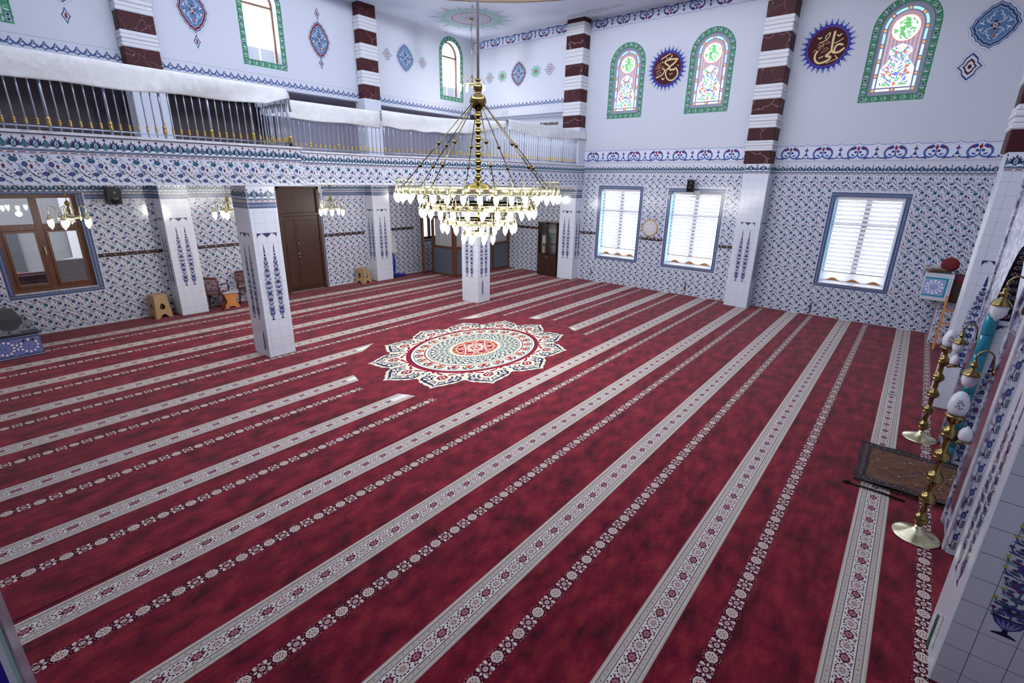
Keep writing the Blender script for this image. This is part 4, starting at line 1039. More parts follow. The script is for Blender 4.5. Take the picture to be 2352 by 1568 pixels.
def rel_blocks(r, x0, x1, y0, y1, L, red=True):
    O = r.location; blocks(r, x0 - O.x, x1 - O.x, y0 - O.y, y1 - O.y, L, red)
r, g = column(3.865, 4.45, 13.41, YB - .002, ZG0 - .002, 'tiled_pilaster', 'tiled pilaster on the back wall beside the street window, striped marble above the gallery', 'pilaster'); g.make('shaft', r)
upper_pier(r, 3.78, 4.43, 13.45, 13.9, ZG1, 5.40); rel_blocks(r, 3.78, 4.43, 13.45, 13.72, LA)
r, g = column(9.65, 10.29, 13.54, YB - .002, ZG0 - .002, 'tiled_pilaster', 'tiled pilaster between the double door and the glass booth, striped marble above', 'pilaster'); g.make('shaft', r)
upper_pier(r, 9.55, 10.13, 13.45, 13.9, ZG1, 5.49); rel_blocks(r, 9.55, 10.13, 13.45, 13.72, LB)
r, g = column(14.43, XR2 - .002, 9.02, 9.64, ZG0 - .002, 'tiled_pilaster', 'tiled pilaster by the bookcase in the right wall corner, striped marble above', 'pilaster'); g.make('shaft', r)
upper_pier(r, 14.43, 14.93, 9.02, 9.62, ZG1, 4.90); rel_blocks(r, 14.43, 14.92, 9.06, 9.68, LC)
r, g = column(14.33, XR - .002, 3.235, 3.85, 3.77, 'tiled_pilaster', 'tall striped pilaster between the second and third blind windows of the right wall', 'pilaster', pal=False)
for fr_, a, b in ((F_my(0, 3.235 - r.location.y, 0), -.24, .24), (F_mx(14.33 - r.location.x, 0, 0), -.3, .3)):
    place(g, fr_, PALM.at(0, 0, (b - a) / 2 / .202, 1), [(a, 3.565), ((a + b) / 2, 3.565)], base=.001); place(g, fr_, DASH.at(0, 0, (b - a) / 5 / .101, 1), [(a + (b - a) / 5 * i, 3.53) for i in range(5)], base=.001)
g.make('shaft', r); rel_blocks(r, 14.33, XR - .002, 3.27, 3.90, LD)
r, g = column(9.62, 10.2, YQ + .002, -.715, 3.74, 'tiled_pilaster', 'tiled pilaster right of the prayer niche with a vase plant and striped marble top', 'pilaster', faces='', pal=False)
O = r.location
white_tile_face(g, F_mx(9.62 - O.x, 0, 0), .72 - .0 + O.y, 1.28 + O.y, .01, 3.50, (), tw=.177)
place(g, F_mx(9.62 - O.x, 0, 0), VASE.at(0, 0, 1.5, 1), [(.915 + O.y, .70), (1.14 + O.y, .70)], base=.0012)
place(g, F_mx(9.62 - O.x, 0, 0), SPAN.at(0, 0, .95, 1), [(.97 + O.y, 2.22)], base=.0012)
place(g, F_mx(9.62 - O.x, 0, 0), PALM, [(.72 + O.y + .19 * i, 3.535) for i in range(3)], (.70 + O.y, 1.3 + O.y, 3, 4)); place(g, F_mx(9.62 - O.x, 0, 0), DASH, [(.72 + O.y + .101 * i, 3.50) for i in range(5)])
place(g, F_py(0, -.715 - O.y, 0), Pat().rect(0, WHITEMARBLE, -.28, .28, 0.01, 3.73), base=.0005)
g.make('shaft', r); rel_blocks(r, 9.62, 10.2, YQ + .002, -.68, LE)
r, g = column(3.83, 4.37, YQ + .002, -.72, 3.74, 'tiled_pilaster', 'near tiled pilaster at the lower right edge with a large flower vase', 'pilaster', faces='', pal=False)
O = r.location
place(g, F_mx(3.83 - O.x, 0, 0), line_grid(.73 + O.y, 1.27 + O.y, 0.01, 3.7, .18, .19, mat('50525e', .6), .0035, .86 + O.y, .155), base=.0004)
place(g, F_mx(3.83 - O.x, 0, 0), VASE.at(0, 0, 1.75, 1.0), [(.965 + O.y, .575)], base=.0012)
white_tile_face(g, F_py(0, -.72 - O.y, 0), -.26, .26, .01, 3.5, (), tw=.177)
place(g, F_py(0, -.72 - O.y, 0), VASE, [(-.088, .70), (.088, .70)], base=.0012)
g.make('shaft', r); rel_blocks(r, 3.83, 4.37, YQ + .002, -.72, LE)

# ================================================================= GALLERY
gal = thing('gallery', 'women’s gallery floor with blue and white tiled front edge', 'gallery', (7, 11, 0))
GP = [(XL, GY), (4.93, GY), (4.93, 10.2), (7.6, 10.15), (10.8, 8.99), (14.92, 8.99)]
g = G(); g.prism([(a - 7, b - 11) for a, b in GP + [(14.92, YB - .005), (XL, YB - .005)]], ZG0, ZG1 - .01, TILE)
for (ax, ay), (bx, by) in zip(GP, GP[1:]):
    d = Vector((bx - ax, by - ay, 0)); L = d.length; d.normalize(); nrm = Vector((d.y, -d.x, 0))
    fr_ = ((ax - 7, ay - 11, 0), tuple(d), (0, 0, 1), tuple(nrm))
    s0 = 1.2 if ax == XL else 0
    n = max(1, round((L - s0) / .202)); k = (L - s0) / n; place(g, fr_, PALM.at(0, 0, k / .202, 1), [(s0 + i * k, 3.53) for i in range(n)], base=.001)
    n = 2 * n; k = (L - s0) / n; place(g, fr_, DASH.at(0, 0, k / .101, 1), [(s0 + i * k, 3.495) for i in range(n)], base=.001)
    n = max(1, round((L - s0) / .254)); k = (L - s0) / n; place(g, fr_, FLORAL.at(0, 0, k / .225, 1.06), [(s0 + i * k + .04, 3.425) for i in range(-1, n + 1)] + [(s0 + i * k + .04, 3.425 + .38) for i in range(-1, n + 1)], (s0, L, 3.118, 3.492), base=.001)
g.make('slab', gal)
g = G()
for (ax, ay), (bx, by) in zip(GP, GP[1:]):
    d = Vector((bx - ax, by - ay, 0)).normalized(); q = Vector((d.y, -d.x, 0)); a = Vector((ax - 7, ay - 11, 0)); b = Vector((bx - 7, by - 11, 0))
    P = [a - d * .02 + q * .03, b + d * .02 + q * .03, b + d * .02 - q * .25, a - d * .02 - q * .25]
    if bx > 14: P[1] = b + q * .03; P[2] = b - q * .25
    g.prism([(v.x, v.y) for v in P], ZG1, ZG1 + .035, WHITEMARBLE)
g.make('ledge', gal)
# room behind the gallery
ROOMSHADE = mat('6a626c', .7, name='shaded_room_paint'); LAV = mat('9a98ae', .7, name='lavender_paint')  # the dark tone puts the gallery room's shade into the wall colour
g = G(); g.box(XL, 15.0, 14.25, 16.4, ZG1 - .12, ZG1 - .01, mat('6b2a30', .9)); struct(g.make('floor_gallery_room'))
g = G(); g.box(XL, 7.9, 16.3, 16.5, ZG1, 5.6, ROOMSHADE); g.box(7.9, 15.1, 15.2, 15.4, ZG1, 5.6, LAV); g.box(7.8, 7.9, 15.2, 16.4, ZG1, 5.6, LAV); struct(g.make('wall_gallery_back'))
g = G(); g.box(XL, 15.1, 14.0, 16.5, 5.42, 5.5, mat('8a8490', .7)); struct(g.make('ceiling_gallery'))
g = G(); g.box(4.55, 7.4, 15.9, 15.95, ZG1, 5.2, mat('5c5258', .7)); g.box(-1, 3.6, 15.9, 15.95, ZG1, 5.2, mat('5c5258', .7)); tag(g.make('dark_panel'), 'dark upright panels inside the gallery behind the left railing', 'curtain')  # plain dark panels standing before the gallery back wall

def railing(p0, p1, label, first_post=.11, skip_end=False):
    d = Vector((p1[0] - p0[0], p1[1] - p0[1], 0)); L = d.length; ang = math.atan2(d.y, d.x)
    r = thing('railing', label, 'railing', (p0[0], p0[1], ZG1 + .035), ang, 'gallery railings')
    g = G(); g.tube([(0, 0, .055), (L, 0, .055)], .010, STEEL, 6); g.make('bottom_rail', r)
    g = G(); g.tube([(0, 0, .90), (L, 0, .90)], .024, STEEL, 8); g.make('top_rail', r)
    def bal(rad, big):
        g = G(); g.tube([(0, 0, 0), (0, 0, .88)], rad, STEEL, 7)
        q = rad * (1.5 if big else 1.9)
        g.lathe([(rad, .075), (q, .08), (q, .09), (rad * 1.1, .095), (q, .105), (q, .118), (rad * 1.1, .125), (q, .135), (q, .148), (rad, .155)] if not big else [(rad, .06), (q, .065), (q * 1.1, .10), (q, .115), (q * .85, .125), (q, .135), (q * 1.05, .175), (rad, .18)], (0, 0, 0), GOLD, 8)
        return g
    proto_b = proto_p = None
    n = int(L / .1087); k = 0
    for i in range(n + 1):
        x = first_post + (i - 1) * .1087
        if x < 0 or x > L: continue
        big = (i % 6 == 1)
        if big:
            if proto_p is None: proto_p = bal(.017, True).make('post', r); o = proto_p
            else: o = proto_p.copy(); COL.objects.link(o); o.parent = r
        else:
            if proto_b is None: proto_b = bal(.0095, False).make('baluster', r); o = proto_b
            else: o = proto_b.copy(); COL.objects.link(o); o.parent = r
        o.location = (x, 0, 0)
    return r
def cloth(p0, p1, top, bot, label, seed, thick=.05):
    """fabric folded over a rail; top(t), bot(t) give heights"""
    a = Vector((p0[0], p0[1], 0)); d = Vector((p1[0] - p0[0], p1[1] - p0[1], 0)); L = d.length; d.normalize(); q = Vector((d.y, -d.x, 0))
    rs = np.random.RandomState(seed); ph = rs.uniform(0, 6, 6); fq = rs.uniform(1.5, 5, 6)
    nu = int(L / .07) + 2; V = []; F = []
    prof = [(-1, 1.0), (-1, .6), (-1, .2), (-.9, .04), (-.4, -.03), (.4, -.03), (.9, .03), (1.1, .2), (1.25, .4), (1.35, .6), (1.4, .8), (1.45, .93), (1.42, 1.0)]
    m = len(prof)
    for i in range(nu + 1):
        t = i / nu; s = t * L; T0, B0 = top(t), bot(t)
        for k, (o, v) in enumerate(prof):
            wv = sum(math.sin(fq[j] * s + ph[j] + v * 1.8 * (j % 3)) for j in range(6)) / 6
            off = o * (thick + .0) + (wv * .075 * max(0, v) if o > .8 else 0)
            z = T0 - (T0 - (B0 if o > 0 else B0 + .12)) * v + .012 * math.sin(fq[0] * 2.2 * s) * v
            P = a + d * s + q * off; V.append((P.x, P.y, z))
    for i in range(nu):
        for k in range(m - 1): F.append((i * m + k, (i + 1) * m + k, (i + 1) * m + k + 1, i * m + k + 1))
    g = G(); g.add(V, F, CLOTH, True); o = g.make('draped_cloth'); tag(o, label, 'cloth', 'white cloths over the gallery railings'); 
    md_ = o.modifiers.new('s', 'SOLIDIFY'); md_.thickness = .006
    return o
I = .07
railing((-1.2, GY + I), (4.84, GY + I), 'grey steel railing with gold collars on the left straight part of the gallery', .11 + .03)
railing((4.85, GY + .12), (4.85, 10.26), 'short grey railing returning from the left gallery corner towards the back wall', .08)
railing((4.92, 10.27), (7.62, 10.22), 'grey steel railing over the recessed middle part of the gallery', .3)
railing((7.64, 10.21), (10.82, 9.06), 'grey steel railing on the slanting part of the gallery behind the chandelier rod', .08)
railing((10.86, 9.06), (14.85, 9.06), 'grey steel railing on the right end of the gallery next to the stained glass', .11)
cloth((-1.2, GY + I), (4.80, GY + I), lambda t: 4.70, lambda t: 4.39 + (.16 * max(0, (t - .93) / .07) if t > .93 else 0) + .02 * math.sin(t * 9), 'white satin cloth draped over the left gallery railing', 1)
cloth((4.85, GY + .14), (4.85, 10.24), lambda t: 4.69, lambda t: 4.36 + .03 * t, 'short white cloth over the return railing at the left gallery corner', 2, .04)
cloth((4.95, 10.27), (7.62, 10.22), lambda t: 4.70, lambda t: 4.37, 'white cloth draped over the recessed middle gallery railing', 3)
cloth((7.66, 10.2), (10.80, 9.07), lambda t: 4.74 - .06 * math.sin(PI * t), lambda t: 4.41 - .07 * math.sin(PI * min(1, t * 1.3)) + (.20 * max(0, (t - .75) / .25)), 'sagging white cloth over the slanting gallery railing behind the chandelier', 4)
cloth((10.86, 9.06), (14.82, 9.06), lambda t: 4.79, lambda t: 4.55 - .10 * math.sin(PI * min(1, t * 1.2)) , 'white cloth over the gallery railing ending at the right wall', 5)

# ================================================================= CHANDELIERS
lamp_bulb_me = None
def lamp_parts(parent, loc, rz, s=1.0, lit=True, first=[None, None, None]):
    """one curled arm with cup, and its bulb as sub-part"""
    if first[0] is None:
        g = G()
        pts = [(-.10, 0, .02)] + [(-.055 + .055 * math.cos(a) - .0, 0, .17 + .055 * math.sin(a)) for a in np.linspace(PI, 0, 9)] + [(0, 0, .10)]
        pts = [(-.11, 0, -.02), (-.11, 0, .10)] + pts[1:]
        g.tube(pts, .0065, BRASS_L, 6)
        g.lathe([(.006, .10), (.016, .092), (.010, .08), (.022, .07), (.026, .045), (.042, .02), (.047, 0), (.041, -.004)], (0, 0, 0), BRASS_L, 12)
        first[0] = g.make('lamp', parent)
        g = G(); g.lathe([(.037, 0), (.044, -.03), (.045, -.06), (.039, -.10), (.027, -.125), (.013, -.138), (.014, -.150), (.007, -.157), (.001, -.159)], (0, 0, -.004), BULB, 12); first[1] = g.make('bulb', first[0])
        o = first[0]
    else:
        o = first[0].copy(); COL.objects.link(o); o.parent = parent
        b = first[1].copy(); COL.objects.link(b); b.parent = o
    o.location = loc; o.rotation_euler = (0, 0, rz); o.scale = (s, s, s); return o
ch = thing('chandelier', 'huge four-tier brass chandelier with rings of lit bulbs hanging over the medallion', 'chandelier', (DC[0], DC[1], 0))
g = G(); g.tube([(0, 0, 4.85), (0, 0, 15.9)], .028, mat('b8bcc6', .35, .7), 10); g.make('rod', ch)
g = G(); g.lathe([(.03, 4.93), (.055, 4.90), (.03, 4.87), (.07, 4.83), (.085, 4.78), (.07, 4.73), (.05, 4.71), (.075, 4.69), (.115, 4.66), (.145, 4.60), (.15, 4.55), (.12, 4.49), (.07, 4.44), (.03, 4.41)], (0, 0, 0), OLDBRASS, 20); g.make('hub', ch)
g = G(); prof = [(.03, 4.42)]
z = 4.40
for i in range(9):
    zz = 4.40 - i * .128
    prof += [(.025, zz), (.05, zz - .022), (.036, zz - .03), (.066, zz - .052), (.068, zz - .066), (.04, zz - .088), (.03, zz - .105), (.024, zz - .12)]
prof += [(.05, 3.235), (.03, 3.22)]
g.lathe(prof, (0, 0, 0), BRASS, 16); g.make('stem', ch)
g = G(); g.lathe([(.03, 3.27), (.075, 3.25), (.085, 3.23), (.06, 3.22), (.13, 3.21), (.21, 3.18), (.28, 3.12), (.29, 3.09), (.22, 3.05), (.08, 2.98), (.02, 2.94)], (0, 0, 0), BRASS, 24); g.tube([(0, 0, 2.95), (0, 0, 2.25)], .014, BRASS, 8); g.make('bell', ch)
rings = [(1.36, 3.02, .115, 36, 1.0), (.93, 2.745, .11, 26, 1.0), (.56, 2.47, .10, 18, 1.0), (.17, 2.25, .10, 8, .95)]
for R_, z_, h_, n_, s_ in rings:
    g = G()
    g.lathe([(R_, z_), (R_ + .012, z_), (R_ + .022, z_ + h_ * .12), (R_ + .010, z_ + h_ * .2), (R_ + .012, z_ + h_ * .8), (R_ + .025, z_ + h_ * .86), (R_ + .014, z_ + h_), (R_ - .012, z_ + h_), (R_ - .012, z_), (R_, z_)], (0, 0, 0), BRASS_L, 64)
    for i in range(4 if R_ < 1 else 8):
        a = 2 * PI * i / (4 if R_ < 1 else 8); g.tube([(R_ * math.cos(a), R_ * math.sin(a), z_ + h_ * .5), (.02 * math.cos(a), .02 * math.sin(a), z_ + h_ * .5)], .008, BRASS_L, 5)
    rg = g.make('ring', ch)
    for i in range(n_):
        a = 2 * PI * (i + .37) / n_
        lamp_parts(ch, ((R_ + .125) * math.cos(a), (R_ + .125) * math.sin(a), z_ + .01), a, s_)
for i in range(8):
    a = 2 * PI * (i + .2) / 8; A = Vector((.12 * math.cos(a), .12 * math.sin(a), 4.52)); B = Vector((1.37 * math.cos(a), 1.37 * math.sin(a), 3.13))
    g = G(); g.tube([A, B], .009, OLDBRASS, 6)
    for t in (.47, .74): c = A.lerp(B, t); g.lathe([(.008, -.035), (.03, -.025), (.036, 0), (.03, .025), (.008, .035)], c, OLDBRASS, 10, tuple((B - A)))
    g.make('suspension_rod', ch)
def small_chandelier(x, y, ztop, zring, n, R_, label, grp=None):
    r = thing('small_chandelier', label, 'chandelier', (x, y, 0), .4, grp)
    g = G(); g.tube([(0, 0, ztop), (0, 0, zring + .05)], .007, BRASS, 6); g.lathe([(.05, 0), (.045, -.04), (.012, -.06)], (0, 0, ztop), BRASS, 12)
    g.lathe([(.01, .30), (.035, .27), (.04, .24), (.015, .21), (.02, .15), (.03, .13), (.012, .1)], (0, 0, zring), BRASS, 12); g.make('stem', r)
    g = G(); g.lathe([(.01, .1), (.05, .07), (.065, .03), (.05, -.01), (.015, -.05), (.02, -.07), (.004, -.09)], (0, 0, zring), BRASS_L, 14)
    g.lathe([(R_ * .55, -.02), (R_ * .55 + .01, 0), (R_ * .55, .02), (R_ * .55 - .01, 0), (R_ * .55, -.02)], (0, 0, zring + .02), BRASS_L, 24); g.make('body', r)
    for i in range(n):
        a = 2 * PI * i / n
        g = G(); g.tube([(0, 0, zring + .25), (R_ * .6 * math.cos(a), R_ * .6 * math.sin(a), zring + .05)], .003, BRASS, 4); g.make('chain', r)
        g = G(); g.tube([(.05 * math.cos(a), .05 * math.sin(a), zring), (R_ * .5 * math.cos(a), R_ * .5 * math.sin(a), zring + .01), ((R_ - .11) * math.cos(a), (R_ - .11) * math.sin(a), zring + .0)], .007, BRASS_L, 5); g.make('arm', r)
        lamp_parts(r, (R_ * math.cos(a), R_ * math.sin(a), zring - .01), a, .95)
    return r
small_chandelier(1.90, 11.3, ZG0 - .005, 2.52, 5, .27, 'small lit brass chandelier in front of the street window', 'small chandeliers under the gallery')
small_chandelier(4.46, 11.3, ZG0 - .005, 2.55, 5, .27, 'small lit brass chandelier half hidden behind the left tiled column', 'small chandeliers under the gallery')
small_chandelier(6.84, 11.3, ZG0 - .005, 2.52, 5, .27, 'small lit brass chandelier hanging near the double door', 'small chandeliers under the gallery')
small_chandelier(12.62, 12.0, ZC - .005, 6.12, 8, .40, 'small brass chandelier hanging high in the corner beside the arched window')

# ================================================================= THINGS ON THE WALLS
SPK = mat('0e0f12', .6)
def speaker(loc, rz, w, h, d, label, tilt=.2):
    r = thing('speaker', label, 'loudspeaker', loc, rz)
    g = G(); g.prism([(-w / 2, -d / 2), (w / 2, -d / 2), (w / 2 * .75, d / 2), (-w / 2 * .75, d / 2)], -h / 2, h / 2, BLACK); o = g.make('cabinet', r); o.rotation_euler = (tilt, 0, 0)
    g = G(); g.box(-w / 2 + .012, w / 2 - .012, -.006, .0, -h / 2 + .012, h / 2 - .012, SPK); k = g.make('grille', o); k.location = (0, -d / 2, 0)
    g = G(); g.lathe([(w * .33, 0), (w * .30, .006), (w * .12, .002), (w * .10, .008)], (0, -d / 2 - .006, -h * .18), mat('101114', .3), 16, (0, -1, 0)); g.make('woofer', o)
    g = G(); g.lathe([(w * .14, 0), (w * .12, .006), (w * .05, .008)], (0, -d / 2 - .006, h * .28), mat('55585e', .3), 12, (0, -1, 0)); g.make('tweeter', o)
    g = G(); g.tube([(0, d / 2 - .02, 0), (0, d / 2 + .15, 0)], .015, BLACK, 6); g.make('bracket', r)
    return r
speaker((3.08, 13.70, 2.80), .2, .27, .33, .2, 'black wall speaker between the street window and the pilaster')
speaker((14.62, 5.33, 3.2), -PI / 2 + .5, .20, .31, .18, 'black wall speaker above the middle blind window')
speaker((14.25, 13.45, 5.35), -PI / 2 - .3, .2, .32, .2, 'black speaker in the upper corner behind the chandelier hub')
# octagonal clock
ck = thing('wall_clock', 'octagonal gold-rimmed wall clock between two blind windows', 'clock', (XR - .002, 6.49, 1.925))
def octo(r, s=0): return [(r * math.cos(PI / 8 + PI / 4 * i), r * math.sin(PI / 8 + PI / 4 * i)) for i in range(8)]
g = G(); CG = mat('c8a870', .3, .7)
for i in range(8):
    a, b, c, d = octo(.27)[i], octo(.27)[(i + 1) % 8], octo(.235)[(i + 1) % 8], octo(.235)[i]; g.prism([a, b, c, d], -.035, 0, CG, 'x')
g.make('rim', ck)
g = G(); g.prism(octo(.238), -.02, -.001, mat('d2d2d8', .3), 'x')
p = Pat(); c1 = mat('a89468', .5)
p.ring(0, c1, 0, 0, .13, .008, 28)
for i in range(8):
    a = PI / 8 + PI / 4 * i; m1 = (.235 * math.cos(a), .235 * math.sin(a)); a2 = a + PI / 4; m2 = (.235 * math.cos(a2), .235 * math.sin(a2)); am = a + PI / 8
    p.stroke(0, c1, bez(m1, (.12 * math.cos(am), .12 * math.sin(am)), m2, 8), .006)
for i in range(12): a = PI / 6 * i; p.leaf(1, mat('60584a', .5), .105 * math.cos(a), .105 * math.sin(a), .12 * math.cos(a), .12 * math.sin(a), .004)
place(g, F_mx(-.02, 0, 0), p, base=.001); g.make('face', ck)
for nm, L, a, w in (('hour_hand', .07, PI / 2 - .05, .006), ('minute_hand', .10, PI / 2 + .03, .004)):
    g = G(); place(g, F_mx(-.024, 0, 0), Pat().leaf(0, mat('b09048', .4), 0, 0, L * math.cos(a), L * math.sin(a), w)); g.make(nm, ck)
def hook_rail(p0, p1, z, nrm, n, label):
    d = Vector((p1[0] - p0[0], p1[1] - p0[1], 0)); L = d.length; ang = math.atan2(d.y, d.x)
    r = thing('coat_hook_rail', label, 'hook rail', (p0[0], p0[1], z), ang, 'dark wooden hook rails along the tiled walls')
    g = G(); g.bbox(0, L, -.022, -.002, -.04, .04, DKWOOD, .004); g.make('board', r)
    pr = None
    for i in range(n):
        x = L * (i + .5) / n
        if pr is None:
            g = G(); g.lathe([(.022, 0), (.022, .006), (.012, .010)], (0, -.022, .005), CHROME, 10, (0, -1, 0)); g.tube([(0, -.03, .0), (0, -.06, -.005), (0, -.062, .02)], .007, CHROME, 6); g.tube([(0, -.03, -.01), (0, -.045, -.03), (0, -.06, -.02)], .006, CHROME, 6); o = pr = g.make('hook', r)
        else: o = pr.copy(); COL.objects.link(o); o.parent = r
        o.location = (x, 0, 0)
hook_rail((2.64, YB), (3.86, YB), 1.53, 0, 6, 'dark hook rail right of the street window')
hook_rail((4.46, YB), (5.62, YB), 1.53, 0, 5, 'dark hook rail between the first pilaster and the left column')
hook_rail((8.10, YB), (9.52, YB), 1.575, 0, 7, 'dark hook rail right of the double door')
hook_rail((10.45, YB), (11.55, YB), 1.60, 0, 5, 'dark hook rail left of the glass booth')
hook_rail((XR2, 12.14), (XR2, 10.56), 1.60, 0, 6, 'dark hook rail on the right wall beside the bookcase')
hook_rail((XR, 9.0), (XR, 8.41), 1.61, 0, 4, 'short dark hook rail left of the first blind window')
hook_rail((XR, 6.81), (XR, 6.05), 1.585, 0, 6, 'dark hook rail under the octagonal clock')
hook_rail((XR, 4.36), (XR, 3.87), 1.56, 0, 3, 'short dark hook rail right of the middle blind window')
hook_rail((XR2, 10.95), (XR2, 10.2), 5.12, 0, 3, 'dark hook rail in the gallery beside the striped pilaster')
for x, y, z, l in ((XR - .003, 6.05, 2.86, 'left'), (XR - .003, 5.17, 3.0, 'right')):
    g = G(); g.bbox(-.012, 0, -.09, .09, -.06, .06, mat('b9bdc6', .5), .003); o = g.make('junction_cover', None, (x, y, z)); tag(o, 'small pale square wall plate %s of the black speaker on the right wall' % l, 'wall plate')
g = G(); g.bbox(-.02, 0, -.13, .13, -.06, .06, mat('b9bdc8', .5), .004); o = g.make('junction_cover', None, (UX - .002, 12.2, 5.52)); tag(o, 'pale wall plate high in the corner under the painted zigzag border', 'wall plate')

# calligraphy roundels
ALI = [(0.05, [(0.106, 0.289), (0.095, 0.137), (0.099, -0.047), (0.102, -0.111)]), (0.045, [(0.307, 0.001), (0.232, 0.026), (0.175, -0.002), (0.155, -0.081), (0.167, -0.147)]), (0.05, [(0.105, -0.103), (0.168, -0.152), (0.265, -0.146), (0.347, -0.078)]),
 (0.05, [(0.1, -0.102), (0.051, -0.151), (-0.004, -0.196), (0.044, -0.211), (0.109, -0.219), (0.093, -0.277), (-0.007, -0.326), (-0.114, -0.342), (-0.188, -0.296), (-0.227, -0.211), (-0.222, -0.136), (-0.19, -0.084)]), (0.02, [(0.143, 0.048), (0.22, 0.083), (0.303, 0.131)]),
 (0.022, [(-0.172, 0.09), (-0.073, 0.123), (0.005, 0.186), (0.021, 0.292), (-0.02, 0.271), (-0.078, 0.197), (-0.064, 0.168)]), (0.03, [(-0.216, 0.202), (-0.179, 0.179), (-0.153, 0.208)]), (0.03, [(0.168, 0.217), (0.205, 0.185), (0.245, 0.229)]), (0.03, [(-0.127, -0.223), (-0.105, -0.221)]), (0.03, [(-0.079, -0.21), (-0.058, -0.198)]),
 (0.018, [(0.196, -0.206), (0.233, -0.256), (0.271, -0.27), (0.205, -0.295), (0.12, -0.322), (0.035, -0.354)]), (0.016, [(-0.267, -0.093), (-0.256, -0.029), (-0.188, -0.094), (-0.12, -0.019), (-0.088, 0.107), (-0.086, -0.004)]), (0.016, [(-0.195, -0.009), (-0.13, 0.038), (-0.063, 0.066), (0.063, 0.068), (-0.027, 0.117)]),
 (0.016, [(-0.111, -0.113), (-0.032, -0.095), (0.033, -0.057), (-0.002, -0.015), (-0.077, -0.052)]), (0.016, [(-0.2, 0.066), (-0.145, 0.022), (-0.172, -0.03)])]
HUS = [(0.045, [(0.288, 0.212), (0.136, 0.228), (-0.031, 0.213), (-0.092, 0.175), (-0.04, 0.119), (0.067, 0.061), (0.036, 0.015)]), (0.045, [(0.278, 0.208), (0.211, 0.127), (0.114, 0.065), (0.027, 0.002), (-0.002, -0.027)]),
 (0.04, [(0.019, -0.02), (0.091, 0.0), (0.114, -0.062), (0.167, -0.022), (0.198, -0.062), (0.246, 0.01), (0.308, -0.069), (0.334, -0.153), (0.299, -0.24), (0.203, -0.313), (0.096, -0.307), (0.013, -0.235), (-0.031, -0.133), (-0.022, -0.034)]), (0.035, [(-0.13, 0.015), (-0.062, -0.011), (-0.078, -0.101), (-0.167, -0.171), (-0.3, -0.199)]),
 (0.03, [(0.097, -0.142), (0.115, -0.153)]), (0.03, [(0.15, -0.138), (0.165, -0.131)]), (0.035, [(-0.127, -0.235), (-0.079, -0.276), (-0.061, -0.241)]), (0.03, [(-0.156, 0.191), (-0.137, 0.166)]), (0.03, [(0.31, 0.044), (0.318, 0.056)]), (0.03, [(-0.191, 0.259), (-0.085, 0.31), (0.056, 0.369)]), (0.025, [(0.101, 0.341), (0.118, 0.285), (0.028, 0.251)]), (0.03, [(-0.043, 0.273), (-0.026, 0.262)]),
 (0.016, [(-0.347, 0.066), (-0.274, 0.095), (-0.208, 0.179), (-0.188, 0.103), (-0.248, 0.055)]), (0.016, [(-0.353, 0.02), (-0.278, 0.04), (-0.182, 0.048), (-0.116, 0.077)]), (0.016, [(-0.322, -0.057), (-0.259, -0.036), (-0.153, -0.01), (-0.128, 0.051)]), (0.016, [(-0.304, -0.115), (-0.226, -0.132), (-0.146, -0.076), (-0.222, -0.068)]), (0.016, [(-0.28, 0.15), (-0.243, 0.018), (-0.274, -0.09)])]
def smooth(pts, k=3):
    P = np.array(pts)
    for _ in range(k if len(P) > 2 else 0):
        Q = [P[0]]
        for a, b in zip(P, P[1:]): Q += [a * .75 + b * .25, a * .25 + b * .75]
        P = np.array(Q + [P[-1]])
    return P
for y, z, strokes, lab in ((6.47, 6.335, HUS, 'round maroon calligraphy roundel with blue spiked rim between the two smaller stained windows'), (2.56, 6.375, ALI, 'round maroon calligraphy roundel with blue spiked rim left of the largest stained window')):
    r = thing('calligraphy_roundel', lab, 'calligraphy roundel', (XR - .001, y, z))
    g = G(); g.lathe([(.44, 0), (.44, .010), (.43, .012)], (0, 0, 0), Pn('4a3f96'), 64, (-1, 0, 0), False); g.lathe([(.40, .0), (.40, .016)], (0, 0, 0), Pn('45181f'), 64, (-1, 0, 0), False)
    p = Pat(); cg = Pn('d9c892'); c2 = Pn('b08e66')
    for w, pts in strokes:
        S = smooth(pts, 2 if w > .017 else 1); p.stroke(0, cg if w > .017 else c2, S, w, w * .8)
        for e in (S[0], S[-1]): p.ell(0, cg if w > .017 else c2, e[0], e[1], w * .42, w * .42, 8)
        if w > .017:
            for e in S[1:-1]: p.ell(0, cg, e[0], e[1], w * .45, w * .45, 7)
    place(g, F_mx(-.016, 0, 0), p, base=.001); g.make('disc', r)
    g = G(); p = Pat(); NB, LB2, WB = Pn('2c3a86'), Pn('6f86c8'), Pn('b9c8e8')
    for i in range(28):
        a = 2 * PI * i / 28; c, s = math.cos(a), math.sin(a)
        f = lambda u, v: (c * u - s * v, s * u + c * v)
        p.stroke(0, Pn('a0a6b8'), [f(.50, -.05), f(.60, 0), f(.50, .05)], .006)
        p.p(1, NB, [f(.43, -.045), f(.50, -.022), f(.575, 0), f(.50, .022), f(.43, .045)]); p.p(2, LB2, [f(.49, -.014), f(.545, 0), f(.49, .014), f(.47, 0)])
        a2 = a + PI / 28; c, s = math.cos(a2), math.sin(a2); f = lambda u, v: (c * u - s * v, s * u + c * v)
        p.ell(2, WB, *f(.475, 0), .022, .022, 8); p.p(0, Pn('3a4694'), [f(.43, -.03), f(.52, 0), f(.43, .03)])
    place(g, F_mx(0, 0, 0), p, base=.001); g.make('spiked_rim', r)

